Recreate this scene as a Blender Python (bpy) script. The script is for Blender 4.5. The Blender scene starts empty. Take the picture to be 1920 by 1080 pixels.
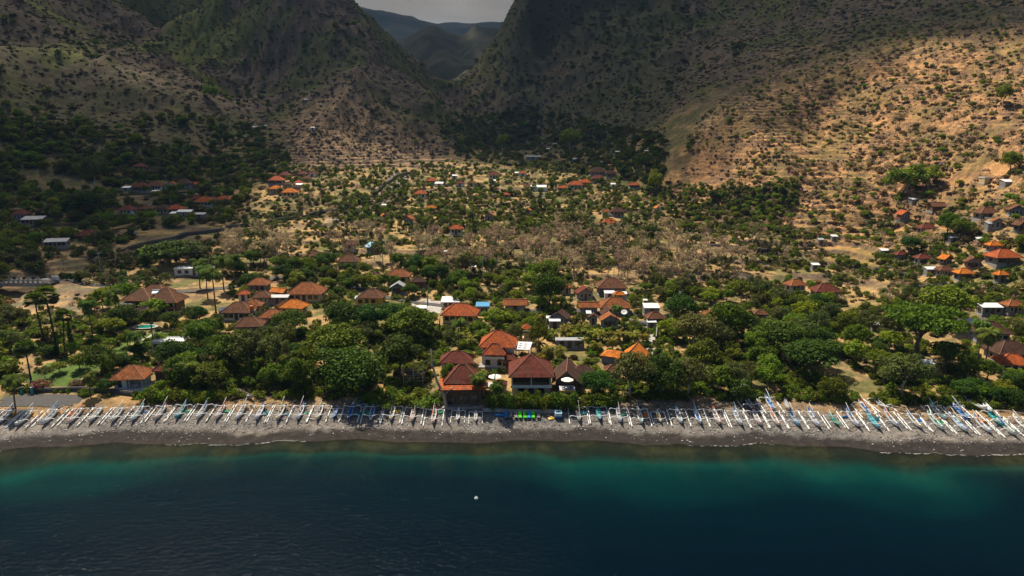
import bpy, math, random
import numpy as np
R = math.radians
SC = bpy.context.scene
COL = SC.collection
# ------------------------------------------------------------------ camera, sky, sun, exposure
CAMZ, PITCH, FPX = 64.0, R(12.77), 1280.0
cd = bpy.data.cameras.new('camera'); cam = bpy.data.objects.new('camera', cd); COL.objects.link(cam)
cam.location = (0, 0, CAMZ); cam.rotation_euler = (R(90) - PITCH, 0, 0)
cd.sensor_width = 36; cd.lens = 36 * FPX / 1920; cd.clip_start = 1; cd.clip_end = 20000
SC.camera = cam
SUN_EL, SUN_AZ = R(58), R(-32)                 # azimuth measured from +Y (inland) towards +X
sdir = np.array([math.sin(SUN_AZ) * math.cos(SUN_EL), math.cos(SUN_AZ) * math.cos(SUN_EL), math.sin(SUN_EL)])
w = bpy.data.worlds.new('World'); SC.world = w; w.use_nodes = True
wn = w.node_tree.nodes; wl = w.node_tree.links
sky = wn.new('ShaderNodeTexSky'); sky.sky_type = 'NISHITA'; sky.sun_disc = False
sky.sun_elevation = SUN_EL; sky.sun_rotation = SUN_AZ; sky.air_density = 1.0; sky.dust_density = 2.0; sky.ozone_density = 1.5
wl.new(sky.outputs[0], wn['Background'].inputs[0]); wn['Background'].inputs[1].default_value = 0.05
sl = bpy.data.lights.new('sun', 'SUN'); so = bpy.data.objects.new('sun', sl); COL.objects.link(so)
sl.energy = 5.0; sl.angle = R(0.53); sl.color = (1.0, 0.90, 0.74)
so.rotation_euler = (R(90) - SUN_EL, 0, math.pi - SUN_AZ)
so.location = (0, 0, 2000)
SC.view_settings.view_transform = 'Standard'; SC.view_settings.look = 'None'
SC.view_settings.exposure = 0.6; SC.view_settings.gamma = 1.0
SC.render.engine = 'CYCLES'
SC.cycles.use_denoising = True; SC.cycles.max_bounces = 6; SC.cycles.diffuse_bounces = 2; SC.cycles.glossy_bounces = 2
SC.cycles.transmission_bounces = 3; SC.cycles.transparent_max_bounces = 12; SC.cycles.volume_bounces = 1
SC.cycles.caustics_reflective = False; SC.cycles.caustics_refractive = False; SC.cycles.sample_clamp_indirect = 4

rng = np.random.default_rng(7); random.seed(7)

# ------------------------------------------------------------------ numpy noise
def _h(ix, iy, s):
    n = (ix.astype(np.int64) * 374761393 + iy.astype(np.int64) * 668265263 + s * 1442695041) & 0xFFFFFFFF
    n = ((n ^ (n >> 13)) * 1274126177) & 0xFFFFFFFF
    n = ((n ^ (n >> 16)) * 2246822519) & 0xFFFFFFFF
    return (n ^ (n >> 15)).astype(np.float64) / 4294967295.0
def vn(x, y, s=0):
    x0 = np.floor(x); y0 = np.floor(y); fx = x - x0; fy = y - y0
    u = fx*fx*fx*(fx*(fx*6-15)+10); v = fy*fy*fy*(fy*(fy*6-15)+10)
    a = _h(x0, y0, s); b = _h(x0+1, y0, s); c = _h(x0, y0+1, s); d = _h(x0+1, y0+1, s)
    return (a*(1-u)+b*u)*(1-v) + (c*(1-u)+d*u)*v          # 0..1
def fbm(x, y, o=4, s=0):
    t = 0; a = 0.5; n = 0
    for i in range(o):
        t = t + a * vn(x + 17.3*i, y - 9.1*i, s+i); n += a; a *= 0.5; x = x*2.03; y = y*2.03
    return t / n
def ridged(x, y, o=4, s=0):
    t = 0; a = 0.5; n = 0
    for i in range(o):
        t = t + a * (1 - np.abs(2*vn(x + 17.3*i, y - 9.1*i, s+i) - 1)); n += a; a *= 0.5; x = x*2.03; y = y*2.03
    return t / n
def sst(a, b, x):
    t = np.clip((x - a) / (b - a), 0, 1); return t*t*(3-2*t)

# ------------------------------------------------------------------ pixel <-> world
CP, SP = math.cos(PITCH), math.sin(PITCH)
def ray(px, py):
    u = (np.asarray(px, float) - 960) / FPX; v = (np.asarray(py, float) - 540) / FPX
    return u, CP - v*SP, -SP - v*CP            # direction, x / y / z
def at(px, py, Y):
    dx, dy, dz = ray(px, py); t = Y / dy
    return float(dx*t), float(Y), float(CAMZ + dz*t)
def proj(x, y, z):
    zc = z - CAMZ; f = y*CP - zc*SP; up = y*SP + zc*CP
    f = np.maximum(f, 1e-3)
    return 960 + FPX * x / f, 540 - FPX * up / f

# ------------------------------------------------------------------ terrain: control points (pixel, distance) -> thin plate spline
def shoreY(x):
    return np.interp(x, [-260, -110, -50, 0, 50, 110, 260], [126, 131, 134.5, 134.5, 133, 127, 112]) + 0.8*np.sin(np.asarray(x)*0.13) + 0.45*np.sin(np.asarray(x)*0.37+1) + 0.25*np.sin(np.asarray(x)*0.9+2*np.sin(np.asarray(x)*0.21))
PROFILE = [(156, 4.4), (170, 5.6), (200, 7.5), (250, 12), (300, 18), (350, 24.5), (400, 31), (450, 37), (500, 42.5), (560, 48)]
ctl = []
for X0 in (-330, -200, -110, -40, 30, 100):
    for Y, z in PROFILE:
        if X0 < -150 and Y > 360: continue
        if X0 > 60 and Y > 360: continue
        if X0 == -110 and Y > 460: continue
        ctl.append((X0 * (0.6 + 0.4*Y/250), Y, z))
for X0, zz in ((150, 4.4), (240, 4.6), (-420, 4.4)): ctl.append((X0, 156, zz))
for p in [ # valley floor to the notch
  (900,262,650),(960,255,700),(1050,262,640),(1150,280,590),(870,225,760),(850,180,900),(835,158,1050),
  # right hillside at the frame edge and hamlet
  (1900,560,205),(1890,480,232),(1858,395,262),(1720,425,290),(1700,520,240),(1560,470,285),(1450,440,300),
  (1900,309,300),(1900,219,350),(1900,144,400),(1900,24,500),
  (1600,380,330),(1600,300,375),(1600,220,420),(1650,130,470),(1400,340,365),(1400,260,410),(1450,200,440),
  # crest of the sunlit spur and the slope dropping away behind it
  (1250,340,405),(1330,240,425),(1480,150,475),(1700,60,525),(1920,-20,585),
  # right mountain
  (1200,255,560),(1280,185,545),(1330,180,515),(1400,120,565),(1480,100,565),(1550,50,650),(1700,0,610),(1750,-40,700),(1920,-90,690),(1100,200,690),(1080,100,770),(1200,60,760),(1300,60,740),(1010,60,820),
  (872,140,850),(915,85,845),(958,50,835),(990,0,825),(1030,-60,840),(1100,-120,900),(1300,-150,1000),(1700,-200,1100),(1250,-20,900),
  (960,190,740),(1000,130,780),
  # left mountain: silhouette, nose, gully, spur
  (540,-20,725),(582,15,710),(630,50,700),(708,105,690),(768,145,680),(830,190,670),(875,230,660),
  (520,60,690),(575,130,650),(650,190,600),(720,240,575),(800,285,565),(600,250,545),(650,308,492),(540,300,492),(760,300,530),(500,220,590),(480,150,680),
  (420,150,690),(350,100,770),(270,35,900),(480,60,760),(430,-20,860),(540,-60,800),
  (60,-10,700),(150,45,655),(250,92,630),(340,150,595),(385,195,565),
  (0,60,560),(0,150,500),(0,250,450),(0,350,405),(200,260,475),(200,345,420),(100,200,510),(400,300,480),(330,230,530),(400,350,440),(100,420,340),(250,420,345),
  (-150,50,520),(-150,250,430),(-150,-60,600),(230,-60,900),
  # dry river bed under the bridge
  (40,560,226),(100,565,222)]:
    ctl.append(at(*p))
for p in [(-700,1000,330),(-500,1100,330),(-250,1150,260),(-700,600,230),(-700,350,120),(700,900,330),(700,500,230),(600,300,140),(420,250,80),(500,1150,380),(250,1200,330),
          (0,1200,230),(-90,1150,140),(-150,1300,135),(-130,1420,130),(60,1350,240),(-75,960,104),(-70,1050,120),(-700,1400,380),(700,1400,420)]:
    ctl.append(p)
ctl = np.array(ctl)
def _phi(r2): return np.where(r2 > 1e-9, 0.5*r2*np.log(np.maximum(r2, 1e-9)), 0)
S_ = 300.0
P = ctl[:, :2] / S_; n = len(P)
A = np.zeros((n+3, n+3)); A[:n, :n] = _phi(((P[:, None]-P[None])**2).sum(-1)) + np.eye(n)*2e-4
A[:n, n] = 1; A[:n, n+1:] = P; A[n:, :n] = A[:n, n:].T
wt = np.linalg.solve(A, np.r_[ctl[:, 2], 0, 0, 0])
GX0, GX1, GY0, GY1, GS = -1000., 1000., 60., 1500., 2.5
gx = np.arange(GX0, GX1+1, GS); gy = np.arange(GY0, GY1+1, GS)
XX, YY = np.meshgrid(gx, gy)
cs = 4                                           # spline on every 4th node, then refined
cx = gx[::cs]; cy = gy[::cs]; CX, CY = np.meshgrid(cx, cy)
Zc = np.full(CX.shape, wt[n]) + wt[n+1]*CX/S_ + wt[n+2]*CY/S_
for i in range(n):
    Zc += wt[i]*_phi((CX/S_-P[i, 0])**2 + (CY/S_-P[i, 1])**2)
def bil(Z, x0, y0, s, x, y):
    fx = np.clip((np.asarray(x, float)-x0)/s, 0, Z.shape[1]-1.001); fy = np.clip((np.asarray(y, float)-y0)/s, 0, Z.shape[0]-1.001)
    ix = fx.astype(int); iy = fy.astype(int); fx = fx-ix; fy = fy-iy
    return (Z[iy, ix]*(1-fx)+Z[iy, ix+1]*fx)*(1-fy) + (Z[iy+1, ix]*(1-fx)+Z[iy+1, ix+1]*fx)*fy
Zb = bil(Zc, GX0, GY0, GS*cs, XX, YY)
gyy, gxx = np.gradient(Zb, GS); slope = np.hypot(gxx, gyy)
for _ in range(6):
    slope = (np.roll(slope, 4, 0)+np.roll(slope, -4, 0)+np.roll(slope, 4, 1)+np.roll(slope, -4, 1)+slope)/5
rough = sst(0.2, 0.5, slope) * sst(150, 260, YY)
far = sst(450, 750, YY)
warp = 40*(fbm(XX/130, YY/130, 3, 91)-0.5)
Zn = rough*((ridged((XX+warp)/95, (YY-warp)/150, 5, 11)-0.62)*(13+30*far) + (fbm(XX/22, YY/22, 4, 21)-0.5)*(3+5*far))
Zn += rough*far*(ridged((XX-warp)/38, (YY+0.6*warp)/62, 4, 15)-0.6)*11
Zn += (fbm(XX/40, YY/40, 3, 31)-0.5)*1.2*sst(160, 200, YY)
Zb = Zb + Zn
dsh = YY - shoreY(XX)
beach = np.where(dsh < 0, -np.abs(dsh)*0.30 - 0.006*np.clip(-dsh, 0, 60)**2, 0.235*dsh)
beach = np.where(dsh > 15, 0.235*15 + (dsh-15)*0.09, beach) + 0.12*(fbm(XX/6, YY/6, 3, 41)-0.5)*(dsh > -3)
cl_ = np.full(XX.shape, 1e9); ch = [(-140,292),(-172,262),(-183,243),(-178,224),(-190,195),(-215,165)]
for (ax, ay), (bx_, by_) in zip(ch[:-1], ch[1:]):
    ex, ey = bx_-ax, by_-ay; tt = np.clip(((XX-ax)*ex+(YY-ay)*ey)/(ex*ex+ey*ey), 0, 1); cl_ = np.minimum(cl_, np.hypot(XX-ax-tt*ex, YY-ay-tt*ey))
Zb = Zb - 3.2*(1-sst(5, 13, cl_ + 4*(fbm(XX/9, YY/9, 2, 57)-0.5)))
Zb = beach*(1-sst(17, 34, dsh)) + Zb*sst(17, 34, dsh)
# mask of dry stone terraces: right spur, left nose, upper plain
PX, PY = proj(XX, YY, Zb)
ter_slope = sst(1180, 1330, PX)*sst(230, 260, YY)*sst(640, 560, YY) + sst(470, 560, PX)*(1-sst(820, 880, PX))*sst(470, 500, YY)*(1-sst(560, 640, YY))
ter_plain = (1-sst(0.16, 0.26, slope))*sst(215, 240, YY)*(1-sst(430, 520, YY))
tmask = np.clip(0.95*ter_slope*(0.45+0.55*sst(0.25, 0.45, fbm(XX/30, YY/30, 2, 53)+0.05)) + 0.75*ter_plain*sst(0.25, 0.5, fbm(XX/45, YY/45, 2, 51)+0.06), 0, 1)
tstep = 1.0 + 1.3*sst(0.17, 0.35, slope)
def terr(x, y):
    z = bil(Zb, GX0, GY0, GS, x, y); m = bil(tmask, GX0, GY0, GS, x, y); h = np.round(bil(tstep, GX0, GY0, GS, x, y)*4)/4
    q = (z + 1.6*(fbm(x/16, y/16, 3, 61)-0.5)) / 2.0
    fl = np.floor(q); fr = q-fl
    zt = 2.0*(fl + sst(0.70, 1.0, fr))
    rise = sst(0.68, 0.8, fr)*m
    return z*(1-0.85*m) + zt*0.85*m, rise
def H(x, y):
    return terr(np.asarray(x, float), np.asarray(y, float))[0]
def G(px, py):
    """first ground hit of the pixel rays (arrays)"""
    px = np.atleast_1d(np.asarray(px, float)); py = np.atleast_1d(np.asarray(py, float))
    dx, dy, dz = ray(px, py); t0 = np.full(px.shape, 70.0); t1 = np.full(px.shape, np.nan); d0 = np.full(px.shape, 50.0)
    t = 70.0
    while t < 1600:
        tn = t*1.008
        d = CAMZ + dz*tn - bil(Zb, GX0, GY0, GS, dx*tn, dy*tn)
        hit = np.isnan(t1) & (d < 0)
        t1[hit] = t + (tn-t)*d0[hit]/(d0[hit]-d[hit]); d0 = d; t = tn
        if not np.isnan(t1).any(): break
    t1 = np.where(np.isnan(t1), 1600, t1)
    for _ in range(3):                       # settle on the terraced surface
        e = CAMZ + dz*t1 - H(dx*t1, dy*t1); t1 = t1 + np.clip(e/np.maximum(0.08, 0.25-dz), -3, 3)*0.6
    x = dx*t1; y = dy*t1
    return x, y, H(x, y)
def g1(px, py):
    x, y, z = G(px, py); return float(x[0]), float(y[0]), float(z[0])

# ------------------------------------------------------------------ materials
def newmat(name):
    m = bpy.data.materials.new(name); m.use_nodes = True; nt = m.node_tree; nt.nodes.clear()
    return m, nt, nt.nodes, nt.links
def N(nodes, t, **k):
    nd = nodes.new(t)
    for a, b in k.items(): setattr(nd, a, b)
    return nd
def mat(name, col, rough=0.75, var=0.25, scale=3.0, metal=0.0, spec=0.3, col2=None, bump=0.0, objvar=0.0):
    m, nt, ns, ln = newmat(name)
    out = N(ns, 'ShaderNodeOutputMaterial'); bs = N(ns, 'ShaderNodeBsdfPrincipled')
    ln.new(bs.outputs[0], out.inputs[0]); bs.inputs['Roughness'].default_value = rough; bs.inputs['Metallic'].default_value = metal
    bs.inputs['Specular IOR Level'].default_value = spec
    tc = N(ns, 'ShaderNodeTexCoord'); no = N(ns, 'ShaderNodeTexNoise'); no.inputs['Scale'].default_value = scale; no.inputs['Detail'].default_value = 6
    no.inputs['Roughness'].default_value = 0.7
    ln.new(tc.outputs['Object'], no.inputs['Vector'])
    mr = N(ns, 'ShaderNodeMapRange'); mr.inputs[1].default_value = 0.3; mr.inputs[2].default_value = 0.7
    ln.new(no.outputs[0], mr.inputs[0])
    mx = N(ns, 'ShaderNodeMix', data_type='RGBA')
    a = [c*(1-var) for c in col] if col2 is None else col2
    b = [min(1, c*(1+var)) for c in col] if col2 is None else col
    mx.inputs[6].default_value = (*a, 1); mx.inputs[7].default_value = (*b, 1)
    ln.new(mr.outputs[0], mx.inputs[0])
    last = mx.outputs[2]
    if objvar:
        oi = N(ns, 'ShaderNodeObjectInfo'); hs = N(ns, 'ShaderNodeHueSaturation')
        r1 = N(ns, 'ShaderNodeMapRange'); r1.inputs[3].default_value = 1-objvar; r1.inputs[4].default_value = 1+objvar
        ln.new(oi.outputs['Random'], r1.inputs[0]); ln.new(r1.outputs[0], hs.inputs['Value']); ln.new(last, hs.inputs['Color']); last = hs.outputs[0]
    ln.new(last, bs.inputs['Base Color'])
    if bump:
        bp = N(ns, 'ShaderNodeBump'); bp.inputs['Strength'].default_value = bump; bp.inputs['Distance'].default_value = 0.1
        ln.new(no.outputs[0], bp.inputs['Height']); ln.new(bp.outputs[0], bs.inputs['Normal'])
    return m

def mesh_np(name, verts, faces, m=None, smooth=False, attrs=None):
    """verts (n,3), faces (k,3|4) arrays -> mesh data"""
    me = bpy.data.meshes.new(name); verts = np.asarray(verts, np.float32); faces = np.asarray(faces, np.int32); k = faces.shape[1]
    me.vertices.add(len(verts)); me.vertices.foreach_set('co', verts.ravel())
    me.loops.add(faces.size); me.loops.foreach_set('vertex_index', faces.ravel())
    me.polygons.add(len(faces)); me.polygons.foreach_set('loop_start', np.arange(0, faces.size, k, dtype=np.int32))
    if smooth: me.polygons.foreach_set('use_smooth', np.ones(len(faces), bool))
    me.update(calc_edges=True)
    for an, (dom, typ, arr) in (attrs or {}).items():
        at_ = me.attributes.new(an, typ, dom)
        at_.data.foreach_set('color' if typ == 'FLOAT_COLOR' else 'value', np.asarray(arr, np.float32).ravel())
    if m: me.materials.append(m)
    return me
def link(name, me, parent=None, loc=None, **props):
    o = bpy.data.objects.new(name, me); COL.objects.link(o)
    if parent is not None: o.parent = parent
    if loc is not None: o.location = loc
    for k_, v_ in props.items(): o[k_] = v_
    return o

# ------------------------------------------------------------------ ground sheet
def fan_rows(y0, y1, a, b):
    ys = [y0]
    while ys[-1] < y1: ys.append(ys[-1] + (0.75 if ys[-1] < 160 else 0.95 if ys[-1] < 480 else min(1.6, 0.95+(ys[-1]-480)*0.006) if ys[-1] < 640 else 1.6+(ys[-1]-640)*0.012))
    return np.array(ys)
ys = fan_rows(92, 1420, 0.75, 0)
ss = np.linspace(-1, 1, 760); ss = 0.93*ss + 0.27*ss**5
FX = ss[None, :]*(ys[:, None]*0.98+40); FY = np.repeat(ys[:, None], len(ss), 1)
FZ, RISE = terr(FX, FY)
FZ = FZ + (fbm(FX/3.1, FY/3.1, 3, 71)-0.5)*(0.35+1.6*bil(rough, GX0, GY0, GS, FX, FY))*sst(158, 175, FY)
nr, nc = FX.shape
fsl = bil(slope, GX0, GY0, GS, FX, FY); frough = bil(rough, GX0, GY0, GS, FX, FY)
FPXx, FPYy = proj(FX, FY, FZ)
fd = FY - shoreY(FX)
def C(*c): return np.array(c, float)
def mixc(a, b, t): return a*(1-t[..., None]) + b*t[..., None]
n1 = fbm(FX/18, FY/18, 4, 101); n2 = fbm(FX/5, FY/5, 4, 102); n3 = fbm(FX/60, FY/60, 4, 103); n4 = fbm(FX/1.6, FY/1.6, 3, 104)
col = np.zeros(FX.shape+(3,)) + C(0.36, 0.23, 0.095)
col = mixc(col, C(0.20, 0.14, 0.07), sst(0.45, 0.62, n2))
col = mixc(col, C(0.36, 0.25, 0.12), sst(0.55, 0.7, n4)*0.6)
col = mixc(col, C(0.085, 0.10, 0.028), sst(0.46, 0.6, n1*0.6+n2*0.4)*0.72)
col = mixc(col, C(0.10, 0.095, 0.035), sst(300, 380, FY)*sst(0.38, 0.6, n2)*0.6)       # weeds and grass
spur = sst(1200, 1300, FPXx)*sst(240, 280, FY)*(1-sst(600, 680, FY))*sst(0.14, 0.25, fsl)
spur = spur*sst(-45, 20, FPYy - np.interp(FPXx, [1250, 1330, 1480, 1700, 1920], [340, 250, 170, 95, 70]) + 60*(n1-0.5))  # cloud-shadow edge painted into the ground: spur colour stops, darker slope beyond
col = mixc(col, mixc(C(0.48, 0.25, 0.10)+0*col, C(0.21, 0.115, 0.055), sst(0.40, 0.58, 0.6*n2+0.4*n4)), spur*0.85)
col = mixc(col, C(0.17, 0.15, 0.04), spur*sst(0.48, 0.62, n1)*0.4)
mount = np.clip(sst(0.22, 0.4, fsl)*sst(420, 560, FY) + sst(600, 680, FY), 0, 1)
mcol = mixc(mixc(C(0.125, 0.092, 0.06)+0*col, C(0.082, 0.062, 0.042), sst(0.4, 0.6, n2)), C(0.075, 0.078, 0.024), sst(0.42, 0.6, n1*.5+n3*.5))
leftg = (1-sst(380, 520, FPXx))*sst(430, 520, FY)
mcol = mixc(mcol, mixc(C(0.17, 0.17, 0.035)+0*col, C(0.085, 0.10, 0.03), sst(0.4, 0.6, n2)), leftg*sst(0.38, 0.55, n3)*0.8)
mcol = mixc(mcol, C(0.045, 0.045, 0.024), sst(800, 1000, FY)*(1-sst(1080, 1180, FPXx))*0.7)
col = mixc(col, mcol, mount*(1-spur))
nose = sst(500, 580, FPXx)*(1-sst(800, 860, FPXx))*sst(465, 490, FY)*(1-sst(560, 640, FY))
col = mixc(col, mixc(C(0.30, 0.19, 0.10)+0*col, C(0.14, 0.09, 0.055), sst(0.42, 0.6, n2)), nose*0.85)
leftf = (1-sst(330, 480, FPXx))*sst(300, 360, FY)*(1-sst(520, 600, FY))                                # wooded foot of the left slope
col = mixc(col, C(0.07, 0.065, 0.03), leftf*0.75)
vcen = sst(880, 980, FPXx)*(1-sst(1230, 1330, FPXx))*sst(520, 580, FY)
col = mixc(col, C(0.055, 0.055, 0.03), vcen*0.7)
bed = (1-sst(190, 240, FPXx))*(1-sst(262, 285, FY))*sst(206, 215, FY)
col = mixc(col, mixc(C(0.34, 0.22, 0.12)+0*col, C(0.17, 0.13, 0.10), sst(0.4, 0.6, n2)), bed*0.5)
# stone bank bed of the dry stream in the middle
bx, by, _ = G([752, 735, 715, 690, 640], [328, 350, 375, 395, 412])
dd = np.full(FX.shape, 1e9)
for i in range(len(bx)-1):
    ax, ay = bx[i], by[i]; ex, ey = bx[i+1]-ax, by[i+1]-ay; tt = np.clip(((FX-ax)*ex+(FY-ay)*ey)/(ex*ex+ey*ey), 0, 1)
    dd = np.minimum(dd, np.hypot(FX-ax-tt*ex, FY-ay-tt*ey))
col = mixc(col, mixc(C(0.26, 0.21, 0.18)+0*col, C(0.15, 0.12, 0.11), sst(0.4, 0.6, n4)), 1-sst(7, 12, dd+6*n2))
col = mixc(col, mixc(C(0.15, 0.10, 0.065)+0*col, C(0.07, 0.055, 0.045), sst(0.4, 0.65, n4)), RISE*0.9)    # terrace walls
# beach
pe = 0.45*n4+0.55*vn(FX*1.3, FY*1.3, 107)
midg = np.exp(-((FX-15)/60)**2)                                                # greyer shingle in the middle of the bay
peb = mixc(mixc(C(0.255, 0.22, 0.185)+0*col, C(0.165, 0.15, 0.135)+0*col, midg*0.85), C(0.13, 0.115, 0.10), sst(0.35, 0.65, pe)*0.7)
band = sst(0.5, 0.7, vn(FX/30, fd/2.2, 109))
peb = mixc(peb, C(0.12, 0.115, 0.115), band*0.5)
sand = mixc(C(0.33, 0.20, 0.085)+0*col, C(0.22, 0.14, 0.06), sst(0.4, 0.6, n2))
bcol = mixc(peb, sand, sst(10.5, 13.5, fd+3*(n1-0.5)+2.2*(np.abs(FX)/110-0.5))*(1-0.6*midg))
wet = 1-sst(3.2, 4.6, fd+4.2*(n1-0.5)+1.6*(n4-.5))
bcol = mixc(bcol, C(0.028, 0.023, 0.02), wet*0.93)
seab = 1-sst(-2.2, 0.3, fd + 1.5*(n2-0.5))
bcol = mixc(bcol, mixc(C(0.12, 0.10, 0.05)+0*col, C(0.045, 0.042, 0.026), sst(0.4, 0.6, n2)), seab)
inl = sst(15.5, 19.5, fd + 5*(n1-0.5))
col = mixc(bcol, col, inl)
GCOL = np.concatenate([col, np.ones(FX.shape+(1,))], -1)

def ground_mat():
    m, nt, ns, ln = newmat('ground')
    out = N(ns, 'ShaderNodeOutputMaterial'); bs = N(ns, 'ShaderNodeBsdfPrincipled'); ln.new(bs.outputs[0], out.inputs[0])
    bs.inputs['Roughness'].default_value = 0.95; bs.inputs['Specular IOR Level'].default_value = 0.1
    at_ = N(ns, 'ShaderNodeAttribute', attribute_name='gcol')
    tc = N(ns, 'ShaderNodeNewGeometry')
    no = N(ns, 'ShaderNodeTexNoise'); no.inputs['Scale'].default_value = 0.55; no.inputs['Detail'].default_value = 8; no.inputs['Roughness'].default_value = 0.78
    ln.new(tc.outputs['Position'], no.inputs['Vector'])
    mr = N(ns, 'ShaderNodeMapRange'); mr.inputs[1].default_value = 0.28; mr.inputs[2].default_value = 0.72; mr.inputs[3].default_value = 0.45; mr.inputs[4].default_value = 1.55
    ln.new(no.outputs[0], mr.inputs[0])
    mx = N(ns, 'ShaderNodeMix', data_type='RGBA', blend_type='MULTIPLY'); mx.inputs[0].default_value = 1
    ln.new(at_.outputs['Color'], mx.inputs[6]); ln.new(mr.outputs[0], mx.inputs[7]); ln.new(mx.outputs[2], bs.inputs['Base Color'])
    bp = N(ns, 'ShaderNodeBump'); bp.inputs['Strength'].default_value = 0.7; bp.inputs['Distance'].default_value = 0.5
    ln.new(no.outputs[0], bp.inputs['Height']); ln.new(bp.outputs[0], bs.inputs['Normal'])
    return m
M_GROUND = ground_mat()
def gridfaces(nr, nc):
    i = np.arange(nr*nc).reshape(nr, nc)
    return np.stack([i[:-1, :-1], i[:-1, 1:], i[1:, 1:], i[1:, :-1]], -1).reshape(-1, 4)
link('ground', mesh_np('ground', np.stack([FX, FY, FZ], -1).reshape(-1, 3), gridfaces(nr, nc), M_GROUND, True,
     {'gcol': ('POINT', 'FLOAT_COLOR', GCOL)}), kind='structure', label='terraced valley floor, shingle beach and scrubby mountain slopes')

# ------------------------------------------------------------------ hills beyond the valley and the far mountain
def hill_sheet(name, pts, y0, y1, width, step, base, m, rock, seed, label):
    """a massif: crest given by (pixel x, pixel y) at the mid distance, falling to both sides"""
    ym = 0.5*(y0+y1); cr = sorted([at(px, py, ym) for px, py in pts]); xs = np.arange(-width, width, step); yy = np.arange(y0-60, y1+60, step)
    X, Y = np.meshgrid(xs, yy)
    crest = np.interp(X, [c[0] for c in cr], [c[2] for c in cr])
    t = np.clip(1-np.abs(Y-ym)/(0.5*(y1-y0)), -0.05, 1)
    Z = base + (crest-base)*t**0.85*1.0 if False else base + (crest-base)*np.sign(t)*np.abs(t)**0.9
    Z = Z + (ridged(X/(rock*5), Y/(rock*9), 5, seed)-0.6)*rock*1.6*np.clip(t*3, 0, 1)*np.clip((1.02-t)*4, 0.35, 1) + (fbm(X/(rock*.9), Y/(rock*.9), 3, seed+5)-0.5)*rock*0.35
    g = fbm(X/(rock*1.2), Y/(rock*1.2), 4, seed+9)
    c = mixc(C(0.016, 0.022, 0.012)+0*Z[..., None], C(0.030, 0.030, 0.018), sst(0.4, 0.62, g))
    link(name, mesh_np(name, np.stack([X, Y, Z], -1).reshape(-1, 3), gridfaces(*X.shape), m, True,
         {'gcol': ('POINT', 'FLOAT_COLOR', np.concatenate([c, np.ones(Z.shape+(1,))], -1))}), kind='structure', label=label)
hill_sheet('middle_hill', [(500,110),(700,100),(735,88),(765,66),(788,56),(806,44),(818,46),(838,58),(860,66),(872,62),(884,50),(892,40),(902,46),(925,52),(1000,60),(1300,90)], 1500, 2300, 900, 8, 120, M_GROUND, 30, 300, 'green ridge with two knobs closing the valley')
hill_sheet('lower_hill', [(500,150),(760,150),(790,118),(815,96),(835,92),(860,105),(890,112),(1000,120),(1300,130)], 1330, 1750, 700, 7, 110, M_GROUND, 22, 320, 'low scrub hill at the head of the valley')
hill_sheet('far_mountain', [(0,-5),(400,-6),(620,-4),(690,12),(760,30),(820,42),(930,44),(1000,36),(1400,10),(1900,0)], 3300, 6100, 4200, 40, 150, M_GROUND, 110, 340, 'dark mountain flank rising into the cloud')

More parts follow.
